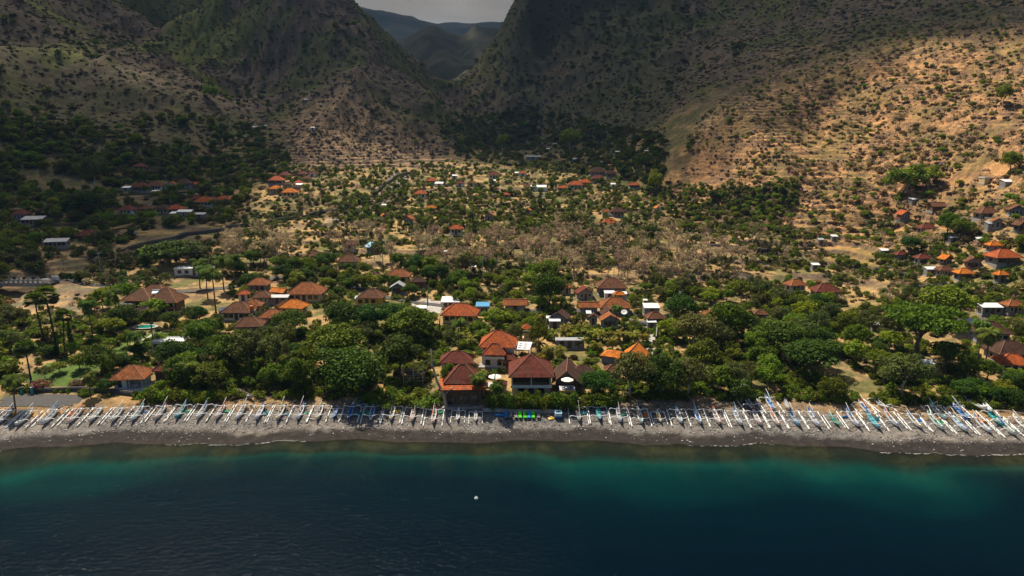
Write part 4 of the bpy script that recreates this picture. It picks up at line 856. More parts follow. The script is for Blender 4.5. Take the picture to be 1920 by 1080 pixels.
SH = [  # sheds and flat roofs
 (365,517,76,'flat','white','white',0,0.28), (318,660,66,'flat','white','white',0,0.5), (427,598,34,'shed','white','white',0,0.5), (520,572,42,'shed','grey','grey',0,0.3), (845,581,36,'shed','white','white',0,0.7), (790,590,20,'shed','white','blue grey',0,0.6),
 (1068,655,54,'shed','grey','grey',0,0.2), (1143,561,20,'shed','white','white',0,0.9), (1165,565,22,'shed','white','white',0,0.5), (1030,609,12,'shed','white','grey',0,0.8), (1040,618,22,'shed','white','grey',0,0.4), (1104,600,10,'shed','white','grey',0,1.2),
 (1222,592,30,'shed','white','grey',0,0.7), (1222,617,18,'shed','white','grey',0,0.6), (1860,592,40,'shed','white','grey',0,0.5), (1822,622,28,'shed','white','grey',18,0.7), (1742,700,24,'shed','white','grey',-10,0.7), (1642,622,16,'shed','white','grey',0,0.6),
 (1858,341,26,'flat','white','cream',0,0.7), (1897,343,25,'shed','white','grey',0,0.7), (1748,516,22,'shed','white','grey',0,0.6), (1530,506,15,'shed','white','grey',0,0.7), (1862,431,22,'shed','grey','grey',0,0.6), (1715,382,20,'shed','white','grey',18,0.6),
 (102,466,44,'shed','grey','grey',14,0.5), (58,423,40,'shed','grey','grey',10,0.6), (345,408,28,'shed','white','grey',0,0.5), (328,408,20,'shed','white','grey',0,0.6), (374,412,20,'shed','grey','grey',0,0.6), (248,437,11,'shed','white','white',0,0.8),
 (290,366,14,'shed','white','white',0,0.7), (236,359,16,'shed','white','grey',0,0.7), (268,362,12,'shed','white','white',0,0.5), (560,353,14,'shed','white','white',0,0.7), (823,350,16,'shed','white','white',0,0.7), (1010,358,30,'shed','white','white',0,0.5), (1097,460,11,'shed','white','white',0,0.8),
 (924,345,12,'shed','white','white',0,0.7), (852,336,11,'shed','white','white',0,0.7), (970,330,10,'shed','white','white',0,0.7), (1076,303,14,'shed','white','grey',0,0.6), (1000,300,28,'shed','grey','grey',0,0.3), (1130,310,14,'shed','white','grey',0,0.6), (1158,290,8,'shed','white','grey',0,0.8),
 (1212,288,7,'shed','white','grey',0,0.8), (495,242,12,'shed','grey','grey',15,0.7), (573,192,8,'shed','white','grey',20,0.7), (586,246,8,'shed','white','white',0,0.8), (477,244,8,'shed','white','grey',0,0.7), (1565,452,12,'shed','white','grey',0,0.8), (1540,458,12,'shed','grey','grey',0,0.8),
 (1788,454,18,'shed','white','grey',12,0.5), (1838,458,14,'shed','white','grey',-12,0.8), (1778,564,18,'shed','white','grey',20,0.7), (1808,566,18,'shed','white','grey',-15,0.6), (1660,478,16,'shed','white','grey',0,0.7), (835,480,6,'shed','white','grey',0,0.9), (815,497,10,'shed','white','grey',0,0.7), (1210,575,8,'shed','white','white',0,0.8),
 (688,574,46,'shed','grey','yellow',0,0.25), (888,510,10,'shed','white','white',0,0.7), (720,392,10,'shed','white','white',0,0.7), (1028,284,6,'shed','white','grey',0,0.9), (1058,262,6,'shed','white','grey',0,0.9), (1040,275,7,'shed','grey','grey',0,0.9), (1150,352,10,'shed','white','white',0,0.8)]
for px, py, wp, k, rf, wl_, rz, dr in SH:
    house(px, py, wp, k, rf, wl_, rz, dr, small=True, wins=wp > 34, name='shed', hw=2.6 if wp > 20 else 2.1)

# --- beach front buildings with their own shapes
def boxes(par, name, m, *bs):
    b = MB()
    for q in bs: b.box(*q)
    return b.obj(name, m, par)
def rail(par, pts, z, m, h=0.9):
    """balustrade: top rail and balusters along a polyline"""
    b = MB()
    for (x0, y0), (x1, y1) in zip(pts[:-1], pts[1:]):
        b.tube([(x0, y0, z+h), (x1, y1, z+h)], 0.05, 4); n_ = max(2, int(math.hypot(x1-x0, y1-y0)/0.45))
        for i in range(n_+1):
            t = i/n_; b.tube([(x0+(x1-x0)*t, y0+(y1-y0)*t, z), (x0+(x1-x0)*t, y0+(y1-y0)*t, z+h)], 0.03, 4)
    return b.obj('railing', m, par)
# guesthouse with the open upper floor
def guesthouse():
    x, y, z = g1(996, 748); e = empty('guesthouse', (x, y+5.0, z), 0, 1, label='two storey cream guesthouse with open balcony under wide dark red hipped roof', category='house', group='beach front buildings')
    W, D = 9.0, 7.6
    boxes(e, 'plinth', M_PLINTH, (-W/2-.4, W/2+.4, -D/2-1.7, D/2+.4, -2, 0.3))
    boxes(e, 'lower_wall', WALL['cream'], (-W/2, W/2, -D/2, D/2, 0.3, 3.0))
    boxes(e, 'balcony', M_WFRAME, (-W/2-.3, W/2+.3, -D/2-1.5, -D/2, 2.8, 3.02), (-W/2-.3, W/2+.3, -D/2-1.5, -D/2-1.38, 3.02, 3.5))
    boxes(e, 'upper_wall', WALL['cream'], (-W/2, W/2, D/2-.2, D/2, 3.0, 5.6), (-W/2, -W/2+.2, -D/2, D/2-.2, 3.0, 5.6), (W/2-.2, W/2, -D/2, D/2-.2, 3.0, 5.6), (-W/2+.2, W/2-.2, -D/2+.3, -D/2+.5, 5.0, 5.6))
    boxes(e, 'partition', M_DOOR, (-W/2+.2, W/2-.2, -D/2+2.2, -D/2+2.35, 3.0, 5.6))
    for xx in (-W/2-.15, -0.15, W/2-.15): boxes(e, 'post', WALL['cream'], (xx, xx+.3, -D/2-1.35, -D/2-1.05, 3.02, 5.55))
    for xx in (-2.3, 2.3): opening(e, 'window', xx, -D/2, 1.1, 1.5, 1.2, 'f', M_FRAME, M_PANE, 'pane')
    opening(e, 'door', 0, -D/2, 0.32, 1.1, 2.1, 'f', M_FRAME, M_DOOR, 'door_leaf')
    b = MB(); caps = hip(b, W+1.6, D+2.9, 5.6, 3.9, 0.16, 0, -0.5); ro = b.obj('roof', ROOF['dark red'], e)
    b = MB(); [b.tube([p, q], 0.12, 5) for p, q in caps]; b.obj('ridge_cap', CAPM['dark red'], ro)
    FOOT.append((x, y+4.5, 7)); return e
guesthouse()
def hall():
    x, y, z = g1(866, 764); e = empty('restaurant_hall', (x, y+4.6, z), R(2), 1, label='tall timber fronted hall with two tier dark red tiled roof on the beach', category='house', group='beach front buildings')
    W, D = 8.2, 7.0
    boxes(e, 'plinth', M_PLINTH, (-W/2-.6, W/2+.6, -D/2-1.8, D/2+.5, -2, 0.3))
    boxes(e, 'wall', WALL['brown'], (-W/2, W/2, -D/2, D/2, 0.3, 4.6))
    for xx in np.linspace(-W/2, W/2-.2, 5): boxes(e, 'post', M_TIMBER, (xx, xx+.2, -D/2-1.2, -D/2-1.0, 0.3, 4.4))
    opening(e, 'door', -2.6, -D/2, 0.32, 1.5, 2.2, 'f', M_FRAME, M_PANE, 'door_leaf')
    for xx in (0.2, 2.6): opening(e, 'window', xx, -D/2, 1.2, 1.5, 1.6, 'f', M_FRAME, M_PANE, 'pane')
    b = MB(); hip(b, W+2.6, D+3.2, 4.55, 1.5, 0.16, 0, -0.2); ro = b.obj('lower_roof', ROOF['terracotta'], e)
    b = MB(); caps = hip(b, W+0.6, D+0.4, 5.35, 3.4, 0.16, 0, 0.2); ro = b.obj('roof', ROOF['dark red'], e)
    b = MB(); [b.tube([p, q], 0.12, 5) for p, q in caps]; b.obj('ridge_cap', CAPM['russet'], ro)
    FOOT.append((x, y+4, 6.5))
hall()
def orange_house():
    x, y, z = g1(930, 690); e = empty('house', (x+0.5, y+5, z), R(-4), 1, label='two storey house with big bright terracotta hipped roof and lower front wing', category='house', group='beach front buildings')
    boxes(e, 'plinth', M_PLINTH, (-4.6, 4.6, -5.6, 4, -2, .3)); boxes(e, 'wall', WALL['white'], (-4, 4, -3, 3.4, .3, 5.2)); boxes(e, 'wing', WALL['white'], (-3, 1.8, -5.4, -3, .3, 4.0))
    b = MB(); caps = hip(b, 9.6, 8.6, 5.2, 3.4, .16, 0, .2); ro = b.obj('roof', ROOF['terracotta'], e); b = MB(); [b.tube([p, q], .12, 5) for p, q in caps]; b.obj('ridge_cap', CAPM['terracotta'], ro)
    b = MB(); caps = hip(b, 6.0, 4.6, 4.0, 2.3, .16, -.6, -4.2); ro = b.obj('wing_roof', ROOF['terracotta'], e); b = MB(); [b.tube([p, q], .11, 5) for p, q in caps]; b.obj('ridge_cap', CAPM['dark red'], ro)
    boxes(e, 'balcony', M_WFRAME, (-3.3, 2.1, -6.2, -5.4, 2.7, 2.9), (-3.3, 2.1, -6.2, -6.1, 2.9, 3.4)); opening(e, 'door', -.6, -5.4, 2.95, 1.2, 1.05, 'f', M_FRAME, M_PANE, 'door_leaf')
    for xx in (-2.2, .9): opening(e, 'window', xx, -5.4, 1.0, 1.1, 1.2, 'f', M_FRAME, M_PANE, 'pane')
    FOOT.append((x, y+4, 6.5))
    t = empty('roof_deck', (x+7.2, y+5, z), R(-8), 1, label='raised white slab deck with square openings beside the terracotta house', category='deck')
    dk = MB().box(-1.9, 1.9, -3.4, 3.4, 4.2, 4.45).obj('slab', ROOF['white'], t)
    for i in range(3):
        for j in range(2): boxes(dk, 'skylight', M_PANE, (-1.2+1.3*j, -.5+1.3*j, -2.4+1.7*i, -1.8+1.7*i, 4.451, 4.49))
    for sx_ in (-1.75, 1.55):
        for sy_ in (-3.2, 3.0): boxes(t, 'post', M_POST, (sx_, sx_+.2, sy_, sy_+.2, -1, 4.2))
orange_house()
def brown_gable():
    x, y, z = g1(1066, 742); e = empty('house', (x, y+5.5, z), R(-6), 1, label='long dark brown gabled house with its ridge towards the sea', category='house', group='beach front buildings')
    boxes(e, 'plinth', M_PLINTH, (-3, 3, -4.4, 5, -2, .3)); b = MB().box(-2.6, 2.6, -4, 4.6, .3, 3.4); b.add([(-2.6,-4,3.4),(2.6,-4,3.4),(0,-4,5.6)], [(0,1,2)]); b.add([(-2.6,4.6,3.4),(2.6,4.6,3.4),(0,4.6,5.6)], [(2,1,0)]); b.obj('wall', WALL['brown'], e)
    b = MB(); gable(b, 7.0, 10.2, 2.75, 3.1); ro = b.obj('roof', ROOF['dark brown'], e); MB().tube([(0,-5.1,5.9),(0,5.1,5.9)], .13, 5).obj('ridge_cap', CAPM['dark red'], ro)
    b = MB(); hip(b, 6.2, 5.6, 3.0, 2.2, .15, 3.6, 2.6); b.obj('wing_roof', ROOF['dark brown'], e); boxes(e, 'wing', WALL['brown'], (2.6, 6.0, .4, 4.8, -1, 3.0))
    opening(e, 'door', 0, -4, .32, 1.0, 2.0, 'f', M_FRAME, M_DOOR, 'door_leaf'); opening(e, 'window', -1.6, -4, 1.2, .9, 1.1, 'f', M_FRAME, M_PANE, 'pane'); opening(e, 'window', 1.6, -4, 1.2, .9, 1.1, 'f', M_FRAME, M_PANE, 'pane')
    FOOT.append((x, y+5.5, 6))
brown_gable()
def terrace(px, py, w, d, h, label):
    x, y, z = g1(px, py); e = empty('viewing_terrace', (x, y+d/2, z), 0, 1, label=label, category='terrace')
    boxes(e, 'deck', M_FLOOR, (-w/2, w/2, -d/2, d/2, h-.2, h)); boxes(e, 'front_beam', WALL['yellow'], (-w/2-.05, w/2+.05, -d/2-.12, -d/2-.003, h-.45, h+.05))
    for a in (-w/2+.1, w/2-.3):
        for c in (-d/2+.1, d/2-.3): boxes(e, 'post', M_POST, (a, a+.2, c, c+.2, -1, h-.2))
    FOOT.append((x, y+d/2, 2.5)); return x, y+d/2, z+h
M_CANV = mat('canvas_white', (0.72, 0.71, 0.68), 0.85, 0.08, 2); M_BLUE = mat('paint_blue', (0.02, 0.11, 0.34), 0.5, 0.25, 4)
def parasol(x, y, z, r, label):
    e = empty('parasol', (x, y, z), .3, 1, label=label, category='parasol')
    MB().tube([(0,0,0),(0,0,2.5)], .035, 6).obj('pole', M_TIMBER, e); MB().lathe([(.02,2.55),(r*.5,2.32),(r,1.98),(r*.97,1.94),(r*.5,2.27),(.02,2.5)], 8).obj('canopy', M_CANV, e)
tx, ty, tz = terrace(1064, 755, 3.6, 3.4, 3.0, 'timber terrace on posts carrying a white parasol beside the guesthouse'); parasol(tx, ty, tz, 1.5, 'white parasol on the yellow edged terrace above the steps')
for k in (-1, 1):
    e = empty('chair', (tx+.9*k, ty-.9, tz), R(90*k), 1, label='blue chair under the parasol on the yellow edged terrace', category='chair', group='blue terrace chairs')
    boxes(e, 'seat', M_BLUE, (-.35,.35,-.35,.35,.36,.44)); boxes(e, 'backrest', M_BLUE, (-.35,.35,.27,.35,.44,.95))
    for a in (-.33, .27):
        for c in (-.33, .27): boxes(e, 'leg', M_BLUE, (a, a+.06, c, c+.06, 0, .36))
tx, ty, tz = terrace(923, 742, 4.4, 3.2, 2.2, 'pale walled terrace with a white parasol between hall and guesthouse'); parasol(tx+.6, ty, tz, 1.6, 'white parasol on the pale terrace beside the timber hall')
# house with bright orange gable by the lane
def orange_gable():
    x, y, z = g1(1192, 694); e = empty('house', (x, y+3.5, z), R(-24), 1, label='bright orange gabled house with blue grey walls beside the concrete lane', category='house', group='beach front buildings')
    boxes(e, 'plinth', M_PLINTH, (-3, 3, -3.9, 3.9, -2, .3)); b = MB().box(-2.7, 2.7, -3.5, 3.5, .3, 3.0); b.add([(-2.7,-3.5,3.0),(2.7,-3.5,3.0),(0,-3.5,5.0)], [(0,1,2)]); b.add([(-2.7,3.5,3.0),(2.7,3.5,3.0),(0,3.5,5.0)], [(2,1,0)]); b.obj('wall', WALL['blue grey'], e)
    b = MB(); gable(b, 7.0, 8.2, 2.45, 2.75); ro = b.obj('roof', ROOF['orange'], e); MB().tube([(0,-4.1,5.22),(0,4.1,5.22)], .13, 5).obj('ridge_cap', CAPM['russet'], ro)
    b = MB(); hip(b, 5.6, 4.8, 2.6, 1.2, .15, -5.4, -.6); b.obj('wing_roof', ROOF['orange'], e); boxes(e, 'wing', WALL['blue grey'], (-7.8, -2.7, -2.6, 1.4, -1, 2.6))
    opening(e, 'window', -1.2, -3.5, 1.2, .8, 1.0, 'f', M_WFRAME, M_PANE, 'pane'); opening(e, 'window', 1.2, -3.5, 1.2, .8, 1.0, 'f', M_WFRAME, M_PANE, 'pane')
    FOOT.append((x-2, y+3.5, 6.5))
orange_gable()
house(1152, 716, 34, 'hip', 'brown', 'grey', 0); house(938, 738, 26, 'hip', 'dark red', 'cream', 0, small=True, name='hut', label='small dark red roofed hut tucked beside the cream guesthouse')
# garden pavilion by the beach
def pavilion():
    x, y, z = g1(236, 735); e = empty('garden_pavilion', (x, y+3.5, z), R(6), 1, label='white garden pavilion with russet hipped roof and open corner porch', category='pavilion', group='buildings of the beach garden')
    boxes(e, 'plinth', WALL['white'], (-4, 4.4, -3.6, 3, -2, .5)); boxes(e, 'wall', WALL['white'], (-3.2, -.4, -2.6, 2.4, .5, 3.1)); boxes(e, 'wall', WALL['white'], (-.4, 3.2, 1.2, 2.4, .5, 3.1))
    for a, c in ((3.0, -2.6), (.1, -2.6), (3.0, -.6)): boxes(e, 'post', M_POST, (a, a+.22, c, c+.22, .5, 3.0))
    b = MB(); caps = hip(b, 8.4, 7.2, 3.05, 2.5); ro = b.obj('roof', ROOF['russet'], e); b = MB(); [b.tube([p, q], .1, 5) for p, q in caps]; b.obj('ridge_cap', CAPM['russet'], ro)
    opening(e, 'window', -1.9, -2.6, 1.0, .7, 1.5, 'f', M_FRAME, M_PANE, 'pane')
    FOOT.append((x, y+3, 5.5))
    t = empty('round_table', (x+1.6, y+1.5, z+.5), 0, 1, label='round white table on the garden pavilion porch', category='table'); MB().lathe([(.02,.68),(.9,.68),(.9,.74),(.02,.74)], 14).obj('table_top', M_CANV, t); MB().tube([(0,0,0),(0,0,.68)], .07, 6).obj('leg', M_CANV, t)
pavilion()
def villa():
    x, y, z = g1(275, 598); e = empty('villa', (x, y+7, z), 0, 1, label='large two storey villa with joined russet hipped roofs above the pool', category='house', group='buildings of the garden villa')
    boxes(e, 'plinth', M_PLINTH, (-9, 8.6, -5, 5, -3, .3))
    boxes(e, 'wall', WALL['brown'], (-7, -1, -2.6, 4, .3, 5.0)); boxes(e, 'wall', WALL['brown'], (-.5, 7.2, -2.2, 3.4, .3, 4.4))
    boxes(e, 'white_bay', WALL['white'], (-9, -5.4, -4.6, -1, .3, 4.2)); boxes(e, 'bay_terrace', M_WFRAME, (-9.8, -4.8, -6.6, -4.61, 2.0, 2.3), (-9.8, -4.8, -6.6, -6.45, 2.3, 2.9))
    opening(e, 'window', -7.2, -4.6, 2.4, 1.7, 1.6, 'f', M_FRAME, M_PANE, 'pane')
    for nm, W, D, h, cx, cy, rise in (('roof', 10.2, 8.8, 5.0, -4.6, .4, 3.0), ('roof', 10.4, 8.6, 4.4, 3.2, .2, 3.6), ('roof', 10, 7, 5.6, -2.6, 5.2, 2.6)):
        b = MB(); caps = hip(b, W, D, h, rise, .18, cx, cy); ro = b.obj(nm, ROOF['brown'], e); b = MB(); [b.tube([p, q], .12, 5) for p, q in caps]; b.obj('ridge_cap', CAPM['russet'], ro)
    boxes(e, 'balcony', M_TIMBER, (-.6, 7.4, -3.9, -2.2, 2.3, 2.55), (-.6, 7.4, -3.95, -3.85, 2.55, 3.2))
    for a in (-.4, 2.0, 4.6, 7.0): boxes(e, 'post', M_POST, (a, a+.25, -3.8, -3.55, .3, 4.3))
    for a in (.8, 3.3, 5.8): opening(e, 'window', a, -2.2, 2.75, 1.4, 1.5, 'f', M_FRAME, M_PANE, 'pane')
    opening(e, 'door', 3.3, -2.2, .32, 1.3, 1.9, 'f', M_FRAME, M_DOOR, 'door_leaf')
    sp_ = empty('solar_heater', (x-.1, y+7.4, z+6.9), R(14), 1, rx=R(18), label='silver solar water heater between the villa roofs', category='solar heater'); MB().box(-1.1,1.1,-1,.7,0,.1).obj('panel', ROOF['pale blue'], sp_); MB().tube([(-1.2,.8,.15),(1.2,.8,.15)], .25, 8).obj('tank', ROOF['grey'], sp_)
    FOOT.append((x-3, y+6, 8)); FOOT.append((x+4, y+6, 7))
villa()
# shrine tower
def shrine():
    x, y, z = g1(987, 642); e = empty('shrine_tower', (x, y, z), 0, 1, label='tall pale shrine tower with small terracotta pyramid roof', category='shrine')
    boxes(e, 'base', WALL['cream'], (-1.1,1.1,-1.1,1.1,-1,1.6)); boxes(e, 'shaft', WALL['cream'], (-.75,.75,-.75,.75,1.6,3.0))
    for a in (-.85, .7):
        for c in (-.85, .7): boxes(e, 'post', WALL['cream'], (a, a+.15, c, c+.15, 3.0, 4.3))
    boxes(e, 'floor', M_PLINTH, (-1,1,-1,1,3.0,3.12)); b = MB(); hip(b, 2.7, 2.7, 4.3, 1.3, .12); b.obj('roof', ROOF['terracotta'], e); FOOT.append((x, y, 2))
shrine()

# ------------------------------------------------------------------ outrigger boats
PAINT = {'white': mat('boat_white', (0.76, 0.76, 0.74), 0.5, 0.10, 3), 'blue': mat('boat_blue', (0.03, 0.14, 0.38), 0.5, 0.25, 3), 'pale blue': mat('boat_pale_blue', (0.22, 0.40, 0.55), 0.5, 0.2, 3),
         'turquoise': mat('boat_turquoise', (0.06, 0.38, 0.36), 0.5, 0.2, 3), 'green': mat('boat_green', (0.03, 0.22, 0.12), 0.5, 0.25, 3), 'orange': mat('boat_orange', (0.55, 0.13, 0.015), 0.6, 0.25, 3),
         'yellow': mat('boat_yellow', (0.55, 0.38, 0.05), 0.6, 0.2, 3), 'red': mat('boat_red', (0.36, 0.035, 0.03), 0.6, 0.2, 3), 'grey': mat('boat_grey', (0.30, 0.29, 0.28), 0.6, 0.25, 3), 'teal': mat('boat_teal', (0.02, 0.15, 0.17), 0.6, 0.25, 3)}
M_DECK = mat('boat_inside', (0.30, 0.29, 0.28), 0.8, 0.5, 2.5); M_ENG = mat('engine_dark', (0.03, 0.03, 0.035), 0.4, 0.3, 5)
def hull_mesh():
    """bow at -y (towards the sea), lofted canoe hull with upswept ends"""
    st = np.linspace(-1, 1, 17); Lh = 3.15; vs = []; fs = []
    for t in st:
        a = abs(t); hw = 0.50*(1-a**2.6)+0.015; kz = 0.02+0.62*a**4.0*(1.15 if t < 0 else 0.9); sz = 0.66+0.55*a**3.2*(1.25 if t < 0 else 1.0); y = t*Lh
        pr = [(0, kz), (hw*0.72, kz+0.12), (hw, (kz+sz)/2+0.05), (hw*0.97, sz), (hw*0.74, sz), (hw*0.62, sz-0.24*(1-a**3)-0.01)]
        row = [(-p[0], y, p[1]) for p in pr[::-1]] + [(p[0], y, p[1]) for p in pr[1:]]
        vs += row
    k = 11
    for i in range(len(st)-1):
        for j in range(k-1): fs.append((i*k+j, i*k+j+1, (i+1)*k+j+1, (i+1)*k+j))
        fs.append((i*k+k-1, i*k, (i+1)*k, (i+1)*k+k-1))
    fs.append(tuple(range(k))); fs.append(tuple(range((len(st)-1)*k, len(st)*k))[::-1])
    return vs, fs
HV, HF = hull_mesh()
def deck_mesh(): return [(0, 0, 0)], []
BOATM = {}
def bm_(key, fn):
    if key not in BOATM: BOATM[key] = fn()
    return BOATM[key]
def boom_pts(yy):
    half = [(0.0, 0.74), (0.34, 0.76), (0.8, 0.84), (1.25, 0.98), (1.62, 1.04), (1.9, 0.90), (2.05, 0.58), (2.1, 0.20)]
    return [(-x, yy, z) for x, z in half[::-1]] + [(x, yy, z) for x, z in half[1:]]
BOATS = []
def boat(px, py, hull='white', trim='blue', sail=None, deck=None, rz=0, small=False, mast=False, tag=''):
    x, y, z = g1(px, py); s = (0.72 if small else 1.0)*random.uniform(0.96, 1.04); sl = math.atan2(float(H(x, y+1.8)-H(x, y-1.8)), 3.6)
    z = float(H(x, y+1.5)+H(x, y-1.5))/2
    if hull == 'white' and deck and random.random() < .5: deck = None
    if sail and random.random() < .2 and trim != sail: sail = None
    parts = [f"{hull} outrigger boat"]; det = []
    if trim != hull: det.append(f"{trim} trim")
    if deck and (sail is None or trim == hull): det.append(f"{deck} deck")
    if sail: det.append(f"{sail} rolled sail")
    if mast: det.append("crossed mast poles")
    lab = ('small ' if small else '') + parts[0] + (' with ' + (', '.join(det[:-1])+' and '+det[-1] if len(det) > 1 else det[0]) if det else '') + (tag or ' on shingle')
    e = empty('outrigger_boat', (x, y, z+0.04), R(rz), s, rx=sl, label=lab, category='boat', group='outrigger boats pulled up along the beach')
    def hm():
        b = MB(); b.add(HV, HF); return b.mesh('hull', PAINT[hull])
    ho = link('hull', bm_(('hull', hull), hm), e)
    def gm():
        b = MB()
        for sg in (-1, 1):
            b.tube([(sg*(0.50*(1-abs(t)**2.6)+0.015)*0.97, t*3.15, 0.68+0.55*abs(t)**3.2*(1.25 if t < 0 else 1.0)) for t in np.linspace(-1, 1, 15)], 0.028, 4)
        return b.mesh('gunwale', PAINT[trim])
    link('gunwale', bm_(('gun', trim), gm), ho)
    def pm():
        b = MB()
        for t0, t1 in ((-0.98, -0.72), (0.80, 0.97)):
            v = []
            for t in (t0, t1):
                a = abs(t); hw = (0.50*(1-a**2.6)+0.015)*0.8; sz = 0.665+0.55*a**3.2*(1.25 if t < 0 else 1.0); v += [(-hw, t*3.15, sz), (hw, t*3.15, sz)]
            v2 = [(a_, b_, c_-0.05) for a_, b_, c_ in v]; b.add(v+v2, [(0,1,3,2),(4,6,7,5),(0,4,5,1),(2,3,7,6),(0,2,6,4),(1,5,7,3)])
        return b.mesh('end_deck', PAINT[trim])
    link('end_deck', bm_(('end', trim), pm), ho)
    def dm():
        b = MB(); ts = np.linspace(-0.7, 0.78, 9); v = []
        for t in ts:
            a = abs(t); hw = (0.50*(1-a**2.6)+0.015)*0.63; zz = 0.50+0.4*a**3.2; v += [(-hw, t*3.15, zz), (hw, t*3.15, zz)]
        b.add(v, [(2*i, 2*i+1, 2*i+3, 2*i+2) for i in range(len(ts)-1)])
        for yy in (-1.1, 0.1, 1.2): b.box(-.36, .36, yy-.09, yy+.09, .60, .66)
        return b.mesh('deck', PAINT[deck] if deck else M_DECK)
    link('deck', bm_(('deck', deck), dm), e)
    for yy in (1.75, -1.55):
        link('boom', bm_(('boom', yy), lambda: (lambda b: b.mesh('boom', PAINT['white'], True))(MB().tube(boom_pts(yy), 0.085, 6))), e)
    for sg in (-1, 1):
        link('float', bm_(('float', sg), lambda: MB().tube([(sg*2.1, -3.5, .16), (sg*2.1, -3.1, .13), (sg*2.1, 2.5, .13), (sg*2.1, 2.95, .22)], [.07, .13, .13, .06], 7).mesh('float', PAINT['white'], True)), e)
    if sail:
        sx_ = random.choice((-0.32, 0.3)); rise = random.uniform(0.5, 1.2); yl = random.uniform(3.4, 4.2)
        MB().tube([(sx_, -.3, .86), (sx_, .2, .92), (sx_*.9, 1.6, .9+rise*.45), (sx_*.7, yl-1.1, .9+rise*.85)], [.03, .08, .09, .05], 7).obj('rolled_sail', PAINT[sail], e, True)
        MB().tube([(sx_*.9, -2.0, .78), (sx_*.7, yl-1.1, .98+rise*.85), (sx_*.6, yl, 1.0+rise)], [.03, .045, .03], 5).obj('spar', PAINT['white' if random.random() < .85 else 'pale blue'], e, True)
    if mast:
        b = MB(); b.tube([(-.9, 1.6, .95), (0, 1.1, 2.6)], .045, 5); b.tube([(.9, 1.6, .95), (0, 1.1, 2.6)], .045, 5); b.obj('mast', PAINT['white'], e)
    if random.random() < 0.5:
        MB().box(.42, .68, 2.2, 2.5, .75, 1.1).box(.5, .6, 2.3, 2.42, .2, .75).obj('outboard_motor', M_ENG, e)
    BOATS.append((x, y)); return e
B = [(10,785,'white','blue','blue'), (48,786,'white','white','pale blue','grey'), (96,784,'white','blue','pale blue',None,0,False,True), (143,782,'white','orange','orange'), (181,780,'white','grey',None,None,0,False,True), (221,780,'white','grey','grey'),
 (259,778,'white','turquoise','blue'), (302,776,'white','red','blue'), (340,774,'turquoise','blue','blue'), (380,774,'white','pale blue','blue'), (414,775,'white','red','red'), (453,775,'white','pale blue','yellow'),
 (488,776,'white','blue','yellow','blue'), (527,776,'white','yellow','yellow'), (564,776,'white','blue','orange'), (600,776,'white','yellow','blue'), (629,777,'blue','pale blue',None,'blue',0,True), (658,776,'blue','white',None,'blue'),
 (677,757,'grey','blue',None,'blue',0,True,False,' under the big tree'), (698,777,'white','blue',None,'blue',2), (736,777,'white','yellow','yellow'), (775,779,'white','orange','orange'), (814,783,'white','orange','orange','orange'), (859,781,'white','white',None,None,0,True), (892,783,'white','grey',None,None,2,True),
 (1084,779,'white','green','orange'), (1122,778,'teal','pale blue',None,'turquoise'), (1160,781,'white','blue','orange'), (1199,783,'white','turquoise','orange','blue'), (1235,784,'white','grey',None,'yellow',0,True,True), (1272,783,'white','pale blue',None,'grey'), (1307,783,'white','pale blue','blue','blue'),
 (1342,784,'white','orange','blue','pale blue'), (1382,786,'white','blue','pale blue'), (1403,757,'white','blue',None,None,4,False,False,' behind the boat row'), (1418,786,'white','red','blue'), (1443,760,'white','blue','pale blue','blue',3,False,False,' behind the boat row'), (1451,787,'white','orange','orange','blue'), (1488,787,'pale blue','blue','orange'),
 (1524,788,'white','blue','blue'), (1563,790,'green','turquoise','pale blue','green',0,True), (1597,788,'white','blue','blue'), (1621,769,'white','red','red','blue',2,False,False,' by the trees'), (1635,792,'pale blue','teal',None,'turquoise'), (1669,788,'white','blue','orange'), (1712,791,'white','yellow','blue','yellow'),
 (1752,793,'white','green','white','green'), (1757,775,'white','turquoise','green',None,3,False,True), (1796,797,'white','blue','yellow','pale blue'), (1800,777,'blue','white','blue','blue',2,False,True), (1839,799,'white','pale blue','orange','grey'), (1863,787,'turquoise','blue','green','turquoise',0), (1884,803,'white','green','blue','green'), (1914,798,'white','white','yellow'),
 (1649,760,'grey','white',None,None,8,False,False,' in tree shade')]
for q in B: boat(*q)
# heaps of nets, tarpaulins and gear between the boats
def heap(px, py, colr, r, what, k):
    x, y, z = g1(px, py); n_ = 9; b = MB(); rr = random.Random(k); prof = [(1.0, 0), (.9, .22), (.6, .38), (.25, .46), (.02, .48)]; vs = []; fs = []
    for i, (q, h) in enumerate(prof):
        for j in range(n_):
            t = 2*math.pi*j/n_; w_ = q*(1+.28*rr.uniform(-1, 1)); vs.append((r*w_*math.cos(t), .7*r*w_*math.sin(t), r*h*(1+.25*rr.uniform(-1, 1))-.05))
    for i in range(len(prof)-1):
        for j in range(n_): fs.append((i*n_+j, i*n_+(j+1) % n_, (i+1)*n_+(j+1) % n_, (i+1)*n_+j))
    o = b.add(vs, fs).obj('gear_heap', PAINT[colr], None, label=f"{colr} heap of {what} lying between the boats", category='net' if 'net' in what else 'tarpaulin', group='gear lying between the boats'); o.location = (x, y, z); o.rotation_euler[0] = .2
